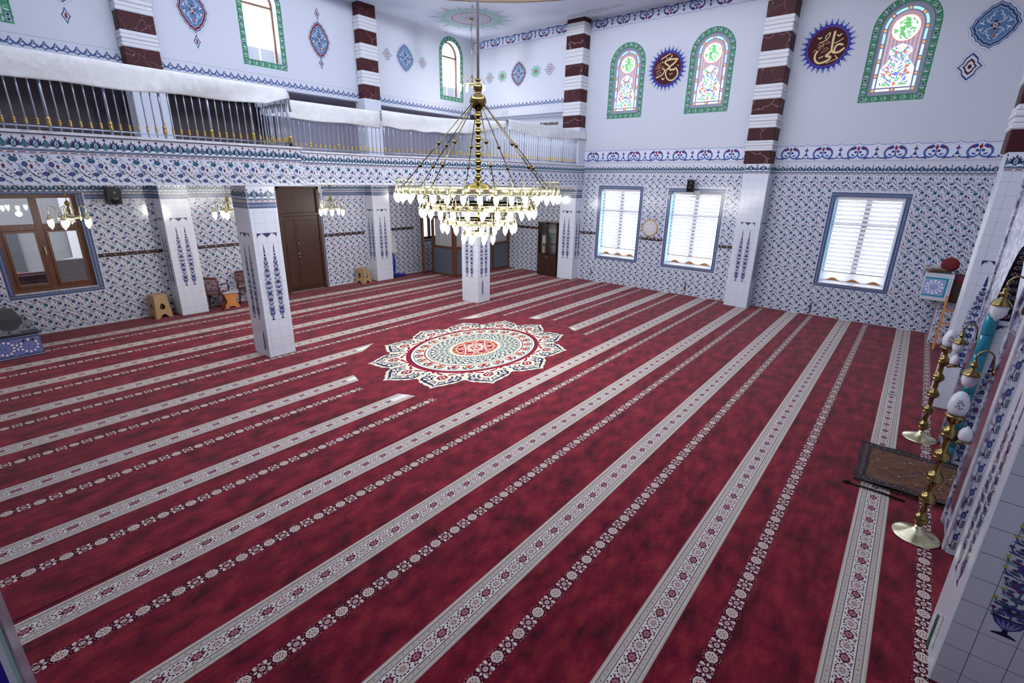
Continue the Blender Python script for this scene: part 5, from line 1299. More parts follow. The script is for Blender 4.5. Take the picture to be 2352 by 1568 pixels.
# prayer bead strands on small hooks
def beads(loc, rz, h, col, label):
    r = thing('prayer_beads', label, 'prayer beads', loc, rz)
    g = G(); g.tube([(0, -.002, 0), (0, -.03, 0), (0, -.032, .02)], .005, CHROME, 6); g.make('hook', r)
    g = G(); m = mat(col, .25)
    for k in range(3):
        for i in range(int(h / .016)):
            z = -.012 - i * .016; x = (k - 1) * .011 * (1 if i > 2 else .4)
            g.lathe([(.001, -.007), (.006, -.005), (.008, 0), (.006, .005), (.001, .007)], (x, -.028 - .003 * (k % 2), z), m, 6)
    g.make('strand', r)
beads((9.84, 9.04, .62), 0, .38, '22302a', 'dark green prayer bead strand hanging on the column behind the chandelier')
beads((XR, 8.48, .42), PI / 2 * -1, .27, '2a3a34', 'dark prayer bead strand hanging low under the first blind window')
beads((XR, 5.16, .38), -PI / 2, .27, '5a2a24', 'reddish prayer bead strand hanging low under the middle blind window')
beads((XR, 1.78, .35), -PI / 2, .30, '17181c', 'black prayer bead strand hanging low left of the third blind window')
beads((4.02, -.72, .40), PI, .30, '1d5a34', 'shiny green prayer bead strand on the near pilaster at the lower right')
beads((3.86, 9.06, .50), -PI / 2, .34, '34345a', 'dark violet prayer bead strand on the side of the left tiled column')
beads((4.365, 9.06, .40), PI / 2, .30, '2c4a34', 'green prayer bead strand on the far side of the left tiled column')

# ================================================================= GLASS BOOTH (vestibule)
FROST = mat('5a6270', .35, name='frosted_grey_panel')
CURT = translucent_mat('sheer_curtain', 'd4d6dc', .4)
bt = thing('glass_booth', 'brown framed glass booth in the far corner with grey lower panels and sheer curtains', 'booth', (11.9, 12.22, 0))
g = G(); H = ZG0 - .005
def post(x, y, w=.10): g.bbox(x - w / 2, x + w / 2, y - w / 2, y + w / 2, 0, H, WOOD2, .008)
post(.05, .05, .13); post(.03, 1.10, .08); post(2.02, .03); post(2.93, .03, .08); post(.03, 1.66, .06)
for z0, z1 in ((0, .07), (.95, 1.03), (1.96, 2.03), (H - .08, H)):
    g.bbox(.0, .05, .1, 1.1, z0, z1, WOOD2, .004); g.bbox(.1, 2.93, .0, .05, z0, z1, WOOD2, .004)
g.bbox(.0, .05, 1.1, 1.66, 1.96, 2.03, WOOD2, .004)
g.make('frame', bt)
for a in ((.015, .03, .10, 1.06, .07, .95), (.11, 1.97, .015, .03, .07, .95), (2.07, 2.89, .015, .03, .07, .95)):
    g = G(); g.box(*a, FROST); g.make('lower_panel', bt)
for a in ((.018, .024, .10, 1.06, 1.03, 1.96), (.11, 1.97, .018, .024, 1.03, 1.96), (2.07, 2.89, .018, .024, 1.03, 1.96), (.018, .024, .10, 1.06, 2.03, H - .08), (.11, 1.97, .018, .024, 2.03, H - .08), (2.07, 2.89, .018, .024, 2.03, H - .08)):
    g = G(); g.box(*a, GLASS); g.make('glass_pane', bt)
def curtain(p0, p1, z0, z1):
    d = Vector((p1[0] - p0[0], p1[1] - p0[1], 0)); L = d.length; d.normalize(); q = Vector((-d.y, d.x, 0)); n = int(L / .018); V = []
    for i in range(n + 1):
        o = .018 * math.sin(i * 1.1) + .008 * math.sin(i * .37); P = Vector((p0[0], p0[1], 0)) + d * (L * i / n) + q * o; V += [(P.x, P.y, z0), (P.x, P.y, z1)]
    g = G(); g.add(V, [(2 * i, 2 * i + 2, 2 * i + 3, 2 * i + 1) for i in range(n)], CURT, True); g.make('curtain', bt)
curtain((.09, .12), (.09, 1.05), 1.0, 2.98); curtain((.12, .09), (1.95, .09), 1.0, 2.98); curtain((2.08, .09), (2.88, .09), 1.0, 2.98)
dl = bpy.data.objects.new('open_door', None); COL.objects.link(dl); dl.parent = bt; dl.location = (.01, 1.64, 0); dl.rotation_euler = (0, 0, math.atan2(-.55, -.42))
g = G()
for a, b, c, d in ((0, .07, .03, 1.95), (.55, .62, .03, 1.95), (0, .62, .03, .14), (0, .62, 1.85, 1.95), (0, .62, .93, 1.01)): g.bbox(a, b, -.02, .02, c, d, WOOD2, .004)
g.make('leaf_frame', dl)
g = G(); g.box(.07, .55, -.004, .004, .14, .93, FROST); g.make('leaf_panel', dl)
g = G(); g.box(.07, .55, -.003, .003, 1.01, 1.85, GLASS); g.make('leaf_glass', dl)
g = G(); g.tube([(.585, .02, 1.02), (.585, .07, 1.02), (.50, .075, 1.02)], .009, BRASS, 6); g.tube([(.585, -.02, 1.02), (.585, -.07, 1.02), (.50, -.075, 1.02)], .009, BRASS, 6); g.make('handle', dl)

# ================================================================= BOOKCASE
bc = thing('bookcase', 'tall dark wooden bookcase with glass upper doors against the right wall', 'bookcase', (14.44, 9.70, 0))
D_, W_, Hh = .48, .82, 1.87
g = G(); t = .02
g.box(0, D_, 0, t, 0, Hh, DKWOOD); g.box(0, D_, W_ - t, W_, 0, Hh, DKWOOD); g.box(0, D_, 0, W_, Hh - t, Hh, DKWOOD); g.box(.02, D_, t, W_ - t, 0, .08, DKWOOD); g.box(.02, D_, t, W_ - t, .74, .76, DKWOOD); g.box(D_ - .012, D_, t, W_ - t, .08, Hh, mat('a9aeb6', .6)); g.make('carcass', bc)
for z in (1.10, 1.46): g = G(); g.box(.03, D_ - .015, t, W_ - t, z, z + .012, glass_mat('shelf_glass_%d' % int(z * 100), 'b8d0c8', .1, .25)); g.make('shelf', bc)
for a, b, s in ((t * 0, W_ / 2 - .002, 1), (W_ / 2 + .002, W_, 0)):
    g = G(); g.bbox(-.018, 0, a, b, .05, .745, DKWOOD, .003); dd = g.make('lower_door', bc)
    y = b - .04 if s else a + .04
    g = G(); g.tube([(-.018, y, .60), (-.04, y, .61), (-.04, y, .69), (-.018, y, .70)], .005, CHROME, 6); g.make('handle', dd)
    g = G()
    for q in ((a, a + .045, .76, Hh), (b - .045, b, .76, Hh), (a, b, .76, .80), (a, b, Hh - .05, Hh)): g.box(-.018, 0, q[0], q[1], q[2], q[3], DKWOOD)
    ud = g.make('glass_door', bc); g = G(); g.box(-.011, -.007, a + .045, b - .045, .80, Hh - .05, GLASS); g.make('pane', ud)
    g = G(); g.tube([(-.018, y, 1.22), (-.035, y, 1.23), (-.035, y, 1.30), (-.018, y, 1.31)], .004, CHROME, 6); g.make('handle', ud)
def book(x, y, z, w, d, h, col, label, lean=0, grp=None):
    r = thing('book', label, 'book', (x, y, z), 0, grp); r.rotation_euler = (lean, 0, 0)
    g = G(); c = mat(col, .5); g.box(0, d, 0, .003, 0, h, c); g.box(0, d, w - .003, w, 0, h, c); g.box(0, .004, 0, w, 0, h, c); g.make('cover', r)
    g = G(); g.box(.004, d - .004, .003, w - .003, .004, h - .004, mat('ded8c8', .8)); g.make('pages', r)
for i, (y, w, h, c, l, le) in enumerate([(10.37, .035, .27, 'bfae5c', 'mustard yellow book leftmost on the bottom shelf of the bookcase', 0), (10.33, .03, .26, 'c8b870', 'pale yellow book second from the left on the bottom shelf of the bookcase', 0), (10.28, .04, .25, '7a7488', 'grey violet book on the bottom shelf of the bookcase', 0), (10.20, .03, .22, '4c4660', 'dark violet book rightmost on the bottom shelf of the bookcase', -.18)]):
    book(14.56, y, .762, w, .2, h, c, l, le)
for i, (y, w, h, c, l, le) in enumerate([(10.38, .035, .30, 'c9c8c0', 'tall cream book leftmost on the middle shelf of the bookcase', 0), (10.33, .04, .28, 'b4b4a8', 'beige grey book second on the middle shelf of the bookcase', 0), (10.28, .035, .27, 'd2d0c8', 'off-white book third on the middle shelf of the bookcase', 0), (10.18, .03, .26, '6a6460', 'dark grey book leaning at the middle of the shelf of the bookcase', -.30)]):
    book(14.56, y, 1.114, w, .2, h, c, l, le)

# ================================================================= STOOLS, CHAIRS, SMALL TABLE, VACUUM
BEI = mat('a98a62', .45, name='beige_plastic')
def stool(loc, rz, label, h=.46, b=.17, t=.13, half=True):
    r = thing('plastic_stool', label, 'stool', loc, rz)
    def side(k):
        g = G(); hh = h - .02
        def P(x, z, o=0):
            w = b + (t - b) * z / h; return (x * w, -(w - o), z)
        n = 10
        arch = [(-.55 + 1.1 * i / n, .10 * math.sin(PI * i / n) + 0.0) for i in range(n + 1)]
        holeL = [(.34 * math.cos(a), .20 + (.16 if half else .20) * max(0, math.sin(a)) * .5 + (.0)) for a in np.linspace(PI, 0, 9)]
        zc = .25
        # lower half: from arch to hole mid line, upper half: above
        low = [(-1, 0), (-.62, 0)] + arch[1:-1] + [(.62, 0), (1, 0), (1, zc), (.34, zc)] + [(.34 * math.cos(a), zc - (.045 if half else .09) * math.sin(a)) for a in np.linspace(0, PI, 7)][1:-1] + [(-.34, zc), (-1, zc)]
        up = [(-1, zc), (-.34, zc)] + [(.34 * math.cos(a), zc + .10 * math.sin(a)) for a in np.linspace(PI, 0, 9)][1:-1] + [(.34, zc), (1, zc), (1, hh), (-1, hh)]
        for poly in (low, up):
            A = [P(x, z) for x, z in poly]; B = [P(x, z, .012) for x, z in poly]; m = len(A)
            g.add(A + B, [tuple(range(m)), tuple(range(2 * m - 1, m - 1, -1))] + [(i, m + i, m + (i + 1) % m, (i + 1) % m) for i in range(m)], BEI)
        o = g.make('side_panel', r); o.rotation_euler = (0, 0, PI / 2 * k)
    for k in range(4): side(k)
    g = G(); g.bbox(-t - .006, t + .006, -t - .006, t + .006, h - .03, h, BEI, .015); g.make('seat', r)
    for k in range(4):
        g = G(); a = b + .008; g.bbox(-a, -a + .05, -a, -a + .05, 0, .03, BEI, .004); o = g.make('foot', r); o.rotation_euler = (0, 0, PI / 2 * k)
    return r
stool((3.50, 13.70, 0), .12, 'beige plastic stool with half-moon hole, left of the first tiled pilaster', .56, .185, .145)
stool((9.20, 13.72, 0), .25, 'beige plastic stool left of the second tiled pilaster, beyond the double door', .48, .19, .14, False)
MRN = mat('5e2f30', .4, name='maroon_plastic')
def plastic_chair(loc, rz, label):
    r = thing('plastic_chair', label, 'chair', loc, rz)
    for x in (-.22, .22):
        for y in (-.2, .22):
            g = G(); g.tube([(x * 1.12, y * 1.12, 0), (x, y, .42)], [.016, .024], MRN, 8); g.make('leg', r)
    g = G(); g.bbox(-.25, .25, -.22, .26, .40, .435, MRN, .015); g.make('seat', r)
    g = G()
    for x in (-.235, .235): g.tube([(x, .24, .42), (x * .98, .29, .85)], .022, MRN, 8)
    g.tube([(-.23, .29, .84), (.23, .29, .84)], .022, MRN, 8); g.tube([(-.23, .25, .50), (.23, .25, .50)], .014, MRN, 8)
    for i in range(8): z = .53 + i * .038; y = .24 + .05 * (z - .42) / .43; g.bbox(-.22, .22, y - .006, y + .012, z, z + .022, MRN, .003)
    g.make('backrest', r)
    for x in (-.27, .27): g = G(); g.tube([(x, -.2, .42), (x, -.2, .60), (x, -.15, .63), (x, .15, .64), (x * .9, .26, .66)], .018, MRN, 7); g.make('armrest', r)
    return r
plastic_chair((4.70, 13.60, 0), PI - .75, 'maroon plastic armchair with slatted back beside the first pilaster')
plastic_chair((5.62, 13.52, 0), .25, 'maroon plastic armchair partly hidden behind the left tiled column')
r = thing('small_table', 'small orange wooden stand with curvy sides and pale top between two maroon chairs', 'table', (5.02, 13.52, 0), -.15)
sidep = [(-.17, 0), (-.09, 0), (-.05, .045), (.05, .045), (.09, 0), (.17, 0), (.155, .08), (.11, .15), (.11, .22), (.15, .32), (.16, .38), (-.16, .38), (-.15, .32), (-.11, .22), (-.11, .15), (-.155, .08)]
for y in (-.15, .15): g = G(); g.prism(sidep, y - .01, y + .01, ORANGE, 'y'); g.make('side_panel', r)
g = G(); g.box(-.08, .08, -.14, .14, .14, .16, ORANGE); g.make('crossbar', r)
g = G(); g.bbox(-.19, .19, -.19, .19, .38, .42, mat('b0aeb8', .25), .005); g.make('table_top', r)
BLU = mat('1a2f9c', .3, name='blue_plastic')
r = thing('vacuum_cleaner', 'blue upright vacuum cleaner standing by the second tiled pilaster', 'vacuum cleaner', (10.42, 13.70, 0), .1)
g = G(); g.lathe([(.03, .18), (.07, .22), (.085, .35), (.085, .55), (.07, .70), (.04, .78), (.02, .80)], (0, 0, 0), BLU, 14); g.make('body', r)
g = G(); g.bbox(-.02, .50, -.12, .10, .02, .09, BLU, .02); g.bbox(0, .25, -.09, .07, .09, .13, BLU, .02); g.make('floor_head', r)
g = G(); g.tube([(0, 0, .78), (0, .06, 1.0), (0, .10, 1.08)], .014, BLACK, 8); g.tube([(-.05, -.03, .1), (-.06, -.03, .5)], .02, BLACK, 8); g.make('handle', r)
g = G(); g.lathe([(.05, -.012), (.05, .012)], (.02, -.1, .05), BLACK, 12, (0, 1, 0)); g.lathe([(.05, -.012), (.05, .012)], (.02, .1, .05), BLACK, 12, (0, 1, 0)); g.make('wheels', r)
# white garment on the hook rail
V = []; F = []; rs = np.random.RandomState(4)
for i in range(13):
    v = i / 12; z = 1.58 - v * .78; w = .05 + .17 * min(1, v * 1.5) + .03 * v
    for j in range(13):
        u = j / 12 - .5; V.append((10.52 + .05 * v + u * 2 * w * .62, YB - .075 - .03 * v - .025 * math.cos(u * 14 + 1) * v - .02 * math.cos(u * 3), z - .02 * math.cos(u * 6)))
for i in range(12):
    for j in range(12): a = i * 13 + j; F.append((a, a + 13, a + 14, a + 1))
g = G(); g.add(V, F, CLOTH, True); o = g.make('hanging_robe'); o.modifiers.new('s', 'SOLIDIFY').thickness = .008
tag(o, 'white robe hanging from the hook rail above the vacuum cleaner', 'robe')

# ================================================================= TILED PLATFORM BOX (left)
def star_panel(w, h, base_c, c2):
    p = Pat(); p.rect(0, base_c, 0, w, 0, h); W1_, W2_, R1 = T('f0f2fa'), T('a8b6dc'), T('8a4a68')
    n = max(1, round(w / (h))); s = w / n
    for i in range(n + 1):
        for cx, cy in ((s * (i + .5), h / 2), (s * i, 0), (s * i, h)):
            for k in range(12):
                a = 2 * PI * k / 12
                for rr, m, q in ((.36, W1_, .05), (.24, W2_, .02), (.43, R1, .018), (.30, c2, .02)):
                    x, y = cx + rr * s * math.cos(a + (.26 if rr in (.30, .43) else 0)), cy + rr * s * math.sin(a + (.26 if rr in (.30, .43) else 0))
                    if q * s < x < w - q * s and q * s < y < h - q * s: p.ell(1, m, x, y, q * s * 1.3, q * s * 1.3, 7)
                x0, y0, x1, y1 = cx + .08 * s * math.cos(a), cy + .08 * s * math.sin(a), cx + .2 * s * math.cos(a), cy + .2 * s * math.sin(a)
                if min(x0, x1) > 0 and max(x0, x1) < w and min(y0, y1) > 0 and max(y0, y1) < h: p.leaf(2, W2_, x0, y0, x1, y1, .012 * s)
    return p
bx = thing('tiled_platform', 'low blue tiled platform box with a glossy dark top at the left edge', 'platform', (.5, 13.1, 0))
g = G(); g.box(-1.6, .69, -.76, .82, 0, .43, T('5a6a90'))
fr_ = F_my(0, -.76, 0)
place(g, fr_, star_panel(1.60, .31, T('6a78b2'), T('5a4880')), [(-.92, .055)], base=.001)
for v0, v1, c in ((.0, .018, '2c3658'), (.018, .03, 'c0c8dc'), (.03, .045, '39466c'), (.375, .39, '39466c'), (.39, .402, 'c0c8dc'), (.402, .43, '2c3658')): place(g, fr_, Pat().rect(1, T(c), -1.6, .69, v0, v1), base=.001)
g.make('box', bx)
g = G(); g.bbox(-1.62, .71, -.785, .82, .43, .462, mat('3c3e44', .06, coat=.5), .004); g.make('top', bx)
g = G(); g.prism([(-.2, 0), (.16, 0), (.07, .2), (-.05, .24), (-.17, .2)], .50, .60, mat('5c5a5c', .5), 'y'); o = g.make('small_lectern', None, (.98, 13.15, .462)); tag(o, 'low grey sloping stand on top of the tiled platform box', 'stand')

# ================================================================= MIHRAB (prayer niche)
mh = thing('mihrab', 'marble framed prayer niche with pointed arch, teal edge and floral tiles', 'prayer niche', (6.9, -1.06, 0))
OX, OY = 6.9, -1.06
YF = -.84
# near jamb
g = G(); x0, x1 = 5.52 - OX, 6.18 - OX; yb, yf = YQ - OY + .002, YF - OY
g.bbox(x0, x1, yb, yf, 0, 3.9, GREYMARBLE, .015)
g.bbox(x0 + .04, x0 + .13, yf - .01, yf + .022, 0, 3.9, WHITEMARBLE, .008); g.bbox(x1 - .12, x1 - .03, yf - .01, yf + .022, 0, 3.9, GREYMARBLE, .008)
g.bbox(x0 + .2, x1 - .2, yf - .01, yf + .012, 0.3, 2.1, PINKMARBLE, .006)
# blue flower strip on the outer side
def flower_strip():
    p = Pat()
    for k in range(14):
        z = .1 + k * .27
        p.stroke(0, NAVY, [(0.0, z - .03), (-.03, z + .04), (-.01, z + .10)], .010); p.spiky(2, T('2e3a72'), .0, z + .13, .042, .045, 9, .8); p.ell(3, T('5a70b8'), 0, z + .13, .022, .024, 9)
        for j in range(4):
            for s in (-1, 1): p.leaf(1, NAVY, .03 + s * .002, z - .02 + j * .022, .03 + s * .030, z - .012 + j * .022 + .012, .007)
        p.leaf(1, T('42305a'), -.05, z + .02, -.02, z + .0, .014); p.leaf(1, T('42305a'), .05, z + .19, .02, z + .16, .014); p.stroke(0, STEM, [(.03, z - .04), (.035, z + .1), (.02, z + .2)], .005)
    return p
place(g, F_mx(x0, 0, 0), Pat().rect(0, TILE, .84 + OY + .02, 1.28 + OY - .01, .01, 3.7), base=.0005)
place(g, F_mx(x0, 0, 0), flower_strip().at(0, 0, .45, .9), [(.872 + OY, 0.0)], (.8 + OY, 1.28 + OY, 0.02, 3.7), base=.002)
g.make('near_jamb', mh)
g = G(); x0, x1 = 7.62 - OX, 8.35 - OX
g.bbox(x0, x1, yb, yf, 0, 3.9, GREYMARBLE, .015); g.bbox(x0 + .22, x0 + .46, yf - .01, yf + .012, 0.2, 1.5, PINKMARBLE, .006); g.bbox(x1 - .12, x1 - .02, yf - .01, yf + .022, 0, 3.9, GREYMARBLE, .008)
place(g, F_mx(x0, 0, 0), Pat().rect(0, TILE, .93 + OY, 1.27 + OY, .01, 1.9), base=.001); place(g, F_mx(x0, 0, 0), line_grid(.93 + OY, 1.27 + OY, .01, 1.9, .2, .2, GROUT, .0035, 0, 0), base=.002)
place(g, F_mx(x0, 0, 0), VASE.at(0, 0, .9, 1), [(.99 + OY, .06), (1.17 + OY, .06)], base=.003)
place(g, F_mx(x0, 0, 0), SPAN, [(1.1 + OY, 1.72)], base=.003)
g.make('far_jamb', mh)
g = G(); TL = mat('1c7f98', .15, name='teal_glazed_edge')
for i in range(8): g.lathe([(.058, i * .24 + .003), (.062, i * .24 + .01), (.062, i * .24 + .23), (.058, i * .24 + .237)], (x0 - .0, yf - .03, 0), TL, 20)
g.make('teal_edge_column', mh)
# arch panel with pointed opening, spandrels, soffit and back of the niche
g = G(); xa, xb = 6.18 - OX, 7.62 - OX; xc = (xa + xb) / 2; zs = 1.92; za = 2.75; n = 14
def arch(t): return zs + (za - zs) * math.sin(PI / 2 * min(1, t)) ** .9
for s, xe in ((-1, xa), (1, xb)):
    pts = [(xe + (xc - xe) * t, arch(t) - (0.06 * (1 - t))) for t in np.linspace(0, 1, n)]
    for a, b in zip(pts, pts[1:]):
        lo, hi = (a, b) if a[0] < b[0] else (b, a)
        g.prism([lo, hi, (hi[0], 3.9), (lo[0], 3.9)], yf - .12, yf, GREYMARBLE, 'y')
g.bbox(xa - .66, xb + .73, yf - .01, yf + .03, 3.4, 3.9, WHITEMARBLE, .01)
g.make('arch_panel', mh)
g = G(); ORN = T('23202c')
for s, xe in ((-1, xa), (1, xb)):
    pts = [(xe + (xc - xe) * t, arch(t) - (0.06 * (1 - t))) for t in np.linspace(0, 1, n)]
    for k, (a, b) in enumerate(zip(pts, pts[1:])):
        V = [(a[0], yf + .002, a[1] - .002), (b[0], yf + .002, b[1] - .002), (b[0], yf - .44, b[1] - .002), (a[0], yf - .44, a[1] - .002)]
        g.add(V, [(0, 1, 2, 3)], ORN)
        A, B = np.array([a[0], 0, a[1] - .002]), np.array([b[0], 0, b[1] - .002]); U = B - A; U = U / np.linalg.norm(U); nn = np.array([U[2], 0, -U[0]]) * (1 if U[0] > 0 else -1)
        if nn[2] > 0: nn = -nn
        q = Pat(); L = float(np.linalg.norm(B - A))
        for j in range(5):
            v = .05 + j * .085
            q.spiky(1, T('a8b0c4'), L / 2, v, .034, .034, 6, .6); q.spiky(2, T('5a2030'), L / 2, v, .02, .02, 6, .7); q.leaf(1, T('7c86a8'), 0.01, v + .04, L - .01, v + .045, .006)
        place(g, ((a[0], yf, a[1] - .002), tuple(U), (0, -1, 0), tuple(nn)), q, base=.001)
g.make('arch_soffit', mh)
g = G()
m = 12
for i in range(m):
    a0, a1 = PI * i / m, PI * (i + 1) / m; rr = (xb - xa) / 2
    P0 = (xc + rr * math.cos(a0), yb - .0 - .55 * math.sin(a0)); P1 = (xc + rr * math.cos(a1), yb - .55 * math.sin(a1))
    g.add([(*P0, 0), (*P1, 0), (*P1, 2.0), (*P0, 2.0)], [(0, 1, 2, 3)], TILE); g.add([(*P0, 2.0), (*P1, 2.0), (xc, yb - .2, 2.9)], [(0, 1, 2)], TILE)
g.make('niche_wall', mh)

# wall sconces
def sconce(loc, label, s=1.0):
    r = thing('wall_sconce', label, 'wall lamp', loc)
    g = G(); g.lathe([(.035, 0), (.035, .012), (.015, .02)], (0, 0, 0), OLDBRASS, 12, (0, 1, 0)); g.tube([(0, .02, 0), (.0, .03, .12)] + [(.0, .03 + .06 - .06 * math.cos(a), .12 + .07 * math.sin(a)) for a in np.linspace(0, PI, 9)][1:] + [(0, .15, .08)], .008, OLDBRASS, 7)
    g.lathe([(.01, -.12), (.02, -.08), (.014, -.05), (.02, -.03), (.008, .0)], (0, .0, 0), OLDBRASS, 8); g.make('arm', r)
    g = G(); g.lathe([(.008, .09), (.02, .075), (.012, .06), (.032, .045), (.036, .03), (.014, .02), (.02, .0), (.05, -.02), (.07, -.05), (.075, -.06), (.066, -.062)], (0, .15, 0), OLDBRASS, 16); g.make('cap', r)
    g = G(); g.lathe([(.055, -.055), (.06, -.08), (.056, -.13), (.04, -.165), (.018, -.18), (.014, -.195), (.002, -.198)], (0, .15, 0), BULBOFF, 16); g.make('lamp_shade', r)
sconce((6.08, YF + .01, 1.66), 'brass gooseneck wall lamp at the near side of the prayer niche, lower one'); sconce((7.75, YF + .01, 1.56), 'brass gooseneck wall lamp at the far side of the prayer niche'); sconce((5.75, YF + .01, 2.40), 'brass wall lamp at the near side of the prayer niche, upper one')

# ================================================================= CANDLESTICKS
def candlestick(loc, label, right=True):
    r = thing('candlestick', label, 'candlestick', loc, 0, None)
    g = G(); g.lathe([(.19, 0), (.195, .008), (.185, .014), (.15, .028), (.09, .05), (.05, .075), (.03, .10), (.028, .13)], (0, 0, 0), BRASS_L, 32); g.make('base', r)
    prof = [(.028, .12)]
    for k in range(5):
        z = .20 + k * .235; R_ = .062 + .006 * (k in (1, 2, 3))
        prof += [(.030, z - .07), (.035, z - .055), (R_ * .8, z - .04), (R_ * .88, z - .036), (R_, z - .012), (R_ * .93, z - .010), (R_, z), (R_ * .93, z + .004), (R_, z + .012), (R_ * .8, z + .035), (.04, z + .05), (.030, z + .06), (.026, z + .085), (.028, z + .11), (.026, z + .14)]
    g = G(); g.lathe(prof, (0, 0, 0), OLDBRASS, 22); g.make('stem', r)
    g = G(); g.lathe([(.026, 1.24), (.05, 1.26), (.05, 1.29), (.074, 1.305), (.074, 1.318), (.05, 1.33)], (0, 0, 0), OLDBRASS, 20); g.make('lamp_holder', r); g = G(); g.tube([(0, 0, 1.10), (-.03, -.06, 1.07), (-.05, -.10, 1.10)], .012, OLDBRASS, 7); g.lathe([(.02, 1.09), (.055, 1.105), (.055, 1.118), (.04, 1.12)], (-.05, -.10, 0), OLDBRASS, 16); g.make('side_arm', r)
    g = G(); g.lathe([(.045, 1.325), (.068, 1.36), (.075, 1.405), (.071, 1.46), (.055, 1.51), (.028, 1.545), (.004, 1.555)], (0, 0, 0), mat('d3d6de', .25), 20)
    p = Pat(); p.stroke(0, Pn('2a2c34'), [(-.03, .03), (.0, .045), (.035, .02)], .008); p.stroke(0, Pn('2a2c34'), [(-.035, -.01), (-.01, .02), (.0, -.02), (.03, -.01)], .008); p.stroke(0, Pn('2a2c34'), [(-.02, .06), (.02, .055)], .005)
    place(g, F_mx(-.076, 0, 1.43), p.at(0, 0, .8, 1), base=.002); g.make('globe_lamp', r)
    g = G(); g.lathe([(.038, 1.12), (.050, 1.15), (.048, 1.20), (.032, 1.235), (.012, 1.25), (.013, 1.26), (.002, 1.265)], (-.05, -.10, 0), BULBOFF, 16); g.make('small_bulb', r)
candlestick((8.19, -.62, 0), 'tall knobbed brass candlestick with white globe, the farther of the two by the prayer niche')
candlestick((5.655, -.62, 0), 'tall knobbed brass candlestick with white globe, the nearer of the two by the prayer niche')

# prayer rug in front of the niche
rug = thing('prayer_rug', 'small worn brown and black patterned prayer rug lying before the prayer niche', 'rug', (6.96, -.62, .006))
g = G(); RB = noise_mat('rug_brown', ['4a3222', '6e4c2c', '5a3a30', '3c2c38'], 30, .95, 6); RK = noise_mat('rug_black', ['1c1820', '2c2428', '43343c'], 40, .95, 6); RF = noise_mat('rug_border', ['4a3c44', '2a2228', '6a5456'], 45, .95, 6)
N1 = 26; M1 = 30; V = []; F = []; w, d = .55, .60
def rh(u, v): return .022 + .010 * math.sin(u * 7 + v * 3) * math.sin(v * 5) + .02 * max(0, abs(u) - .9) * 4
for i in range(N1 + 1):
    for j in range(M1 + 1): u = -1 + 2 * i / N1; v = -1 + 2 * j / M1; V.append((u * w + .01 * math.sin(v * 9), v * d + .008 * math.sin(u * 8), rh(u, v)))
fm = []
g2 = {0: [], 1: [], 2: [], 3: []}
for i in range(N1):
    for j in range(M1):
        u = abs(-1 + 2 * (i + .5) / N1); v = abs(-1 + 2 * (j + .5) / M1); e = min((1 - u) * w, (1 - v) * d)
        k = 0 if e < .05 else 1 if e < .085 else 0 if e < .11 else 2; a = i * (M1 + 1) + j; g2[k].append((a, a + M1 + 1, a + M1 + 2, a + 1))
for k, m_ in ((0, RK), (1, RF), (2, RB)): g.add(V, g2[k], m_, False)
g.box(-w + .01, w - .01, -d + .01, d - .01, 0, .012, RK)
p = Pat(); rs = np.random.RandomState(2)
for i in range(90):
    x, y = rs.uniform(-.40, .40), rs.uniform(-.44, .44); p.spiky(1, Cp(('8a6a4a', '6a4450', '9a9088', '3a3048')[i % 4]), x, y, .016, .02, 6, .5)
for j in range(28):
    for s in (-1, 1): p.ell(1, Cp('8a7a78' if j % 2 else '5a3a44'), s * .483, -.5 + j * .037, .012, .009, 6)
for j in range(26):
    for s in (-1, 1): p.ell(1, Cp('8a7a78' if j % 2 else '5a3a44'), -.45 + j * .036, s * .533, .009, .012, 6)
place(g, F_up(0, 0, .036), p); g.make('pile', rug)
g = G()
for s in (-1,):
    for i in range(58): y = -.58 + i * .02; g.tube([(s * .55, y, .018), (s * (.60 + .01 * math.sin(i * 3)), y + .004 * math.sin(i), .006)], .0035, Cp('4a3c3a'), 4)
g.make('fringe', rug)
g = G(); g.tube([(6.27, .0, .02), (6.265, -.30, .02), (6.24, -.52, .02)], .013, BLACK, 8); g.lathe([(.02, 0), (.024, .03), (.018, .06)], (6.27, 0, .022), BLACK, 10, (0, 1, 0)); o = g.make('dark_rod'); tag(o, 'thin black stick lying on the carpet beside the prayer rug', 'stick')  # thin dark bar laid beside the rug
g = G(); g.bbox(-.06, .06, -.006, .006, 0, .008, mat('2a5a38', .5), .002); o = g.make('green_marker', None, (9.75, -.25, .004)); o.rotation_euler = (0, 0, PI / 2); tag(o, 'small dark green strip lying across the cream stripe right of the centre', 'strip')

# ================================================================= PREACHER'S SEAT in the right corner
ps = thing('preacher_seat', 'raised tiled preacher seat in the far right corner with star patterned front', 'pulpit', (14.15, -.80, 0))
g = G(); g.bbox(-.25, .62, -.42, .12, 0, .96, TILE, .006); fr_ = F_mx(-.25, 0, 0)
place(g, fr_, FLORAL, grid(-.1, .45, .2, 1.1, .225, .36), (-.11, .42, 0, .95)); place(g, F_py(0, .12, 0), FLORAL, grid(-.6, .3, .2, 1.1, .225, .36), (-.6, .24, 0, .95))
g.make('base', ps)
g = G(); P = [(-.30, .96), (-.52, .97), (-.55, .99), (-.55, 1.55), (.62, 1.55), (.62, .96)]
g.prism(P, -.0, .46, TILE, 'y'); g.box(-.45, .62, -.44, -.0, .96, 1.40, mat('3a2c24', .5)); g.box(-.50, .62, -.46, -.44, .96, 1.52, mat('7a6444', .5)); g.box(-.45, .62, -.44, -.0, 1.40, 1.44, mat('6a1220', .8))
fr_ = F_mx(-.55, 0, 0); p = Pat(); p.rect(0, T('2f93ac'), -.455, -.07, 1.06, 1.47); p.rect(1, T('aeb8e0'), -.455, -.11, 1.10, 1.43)
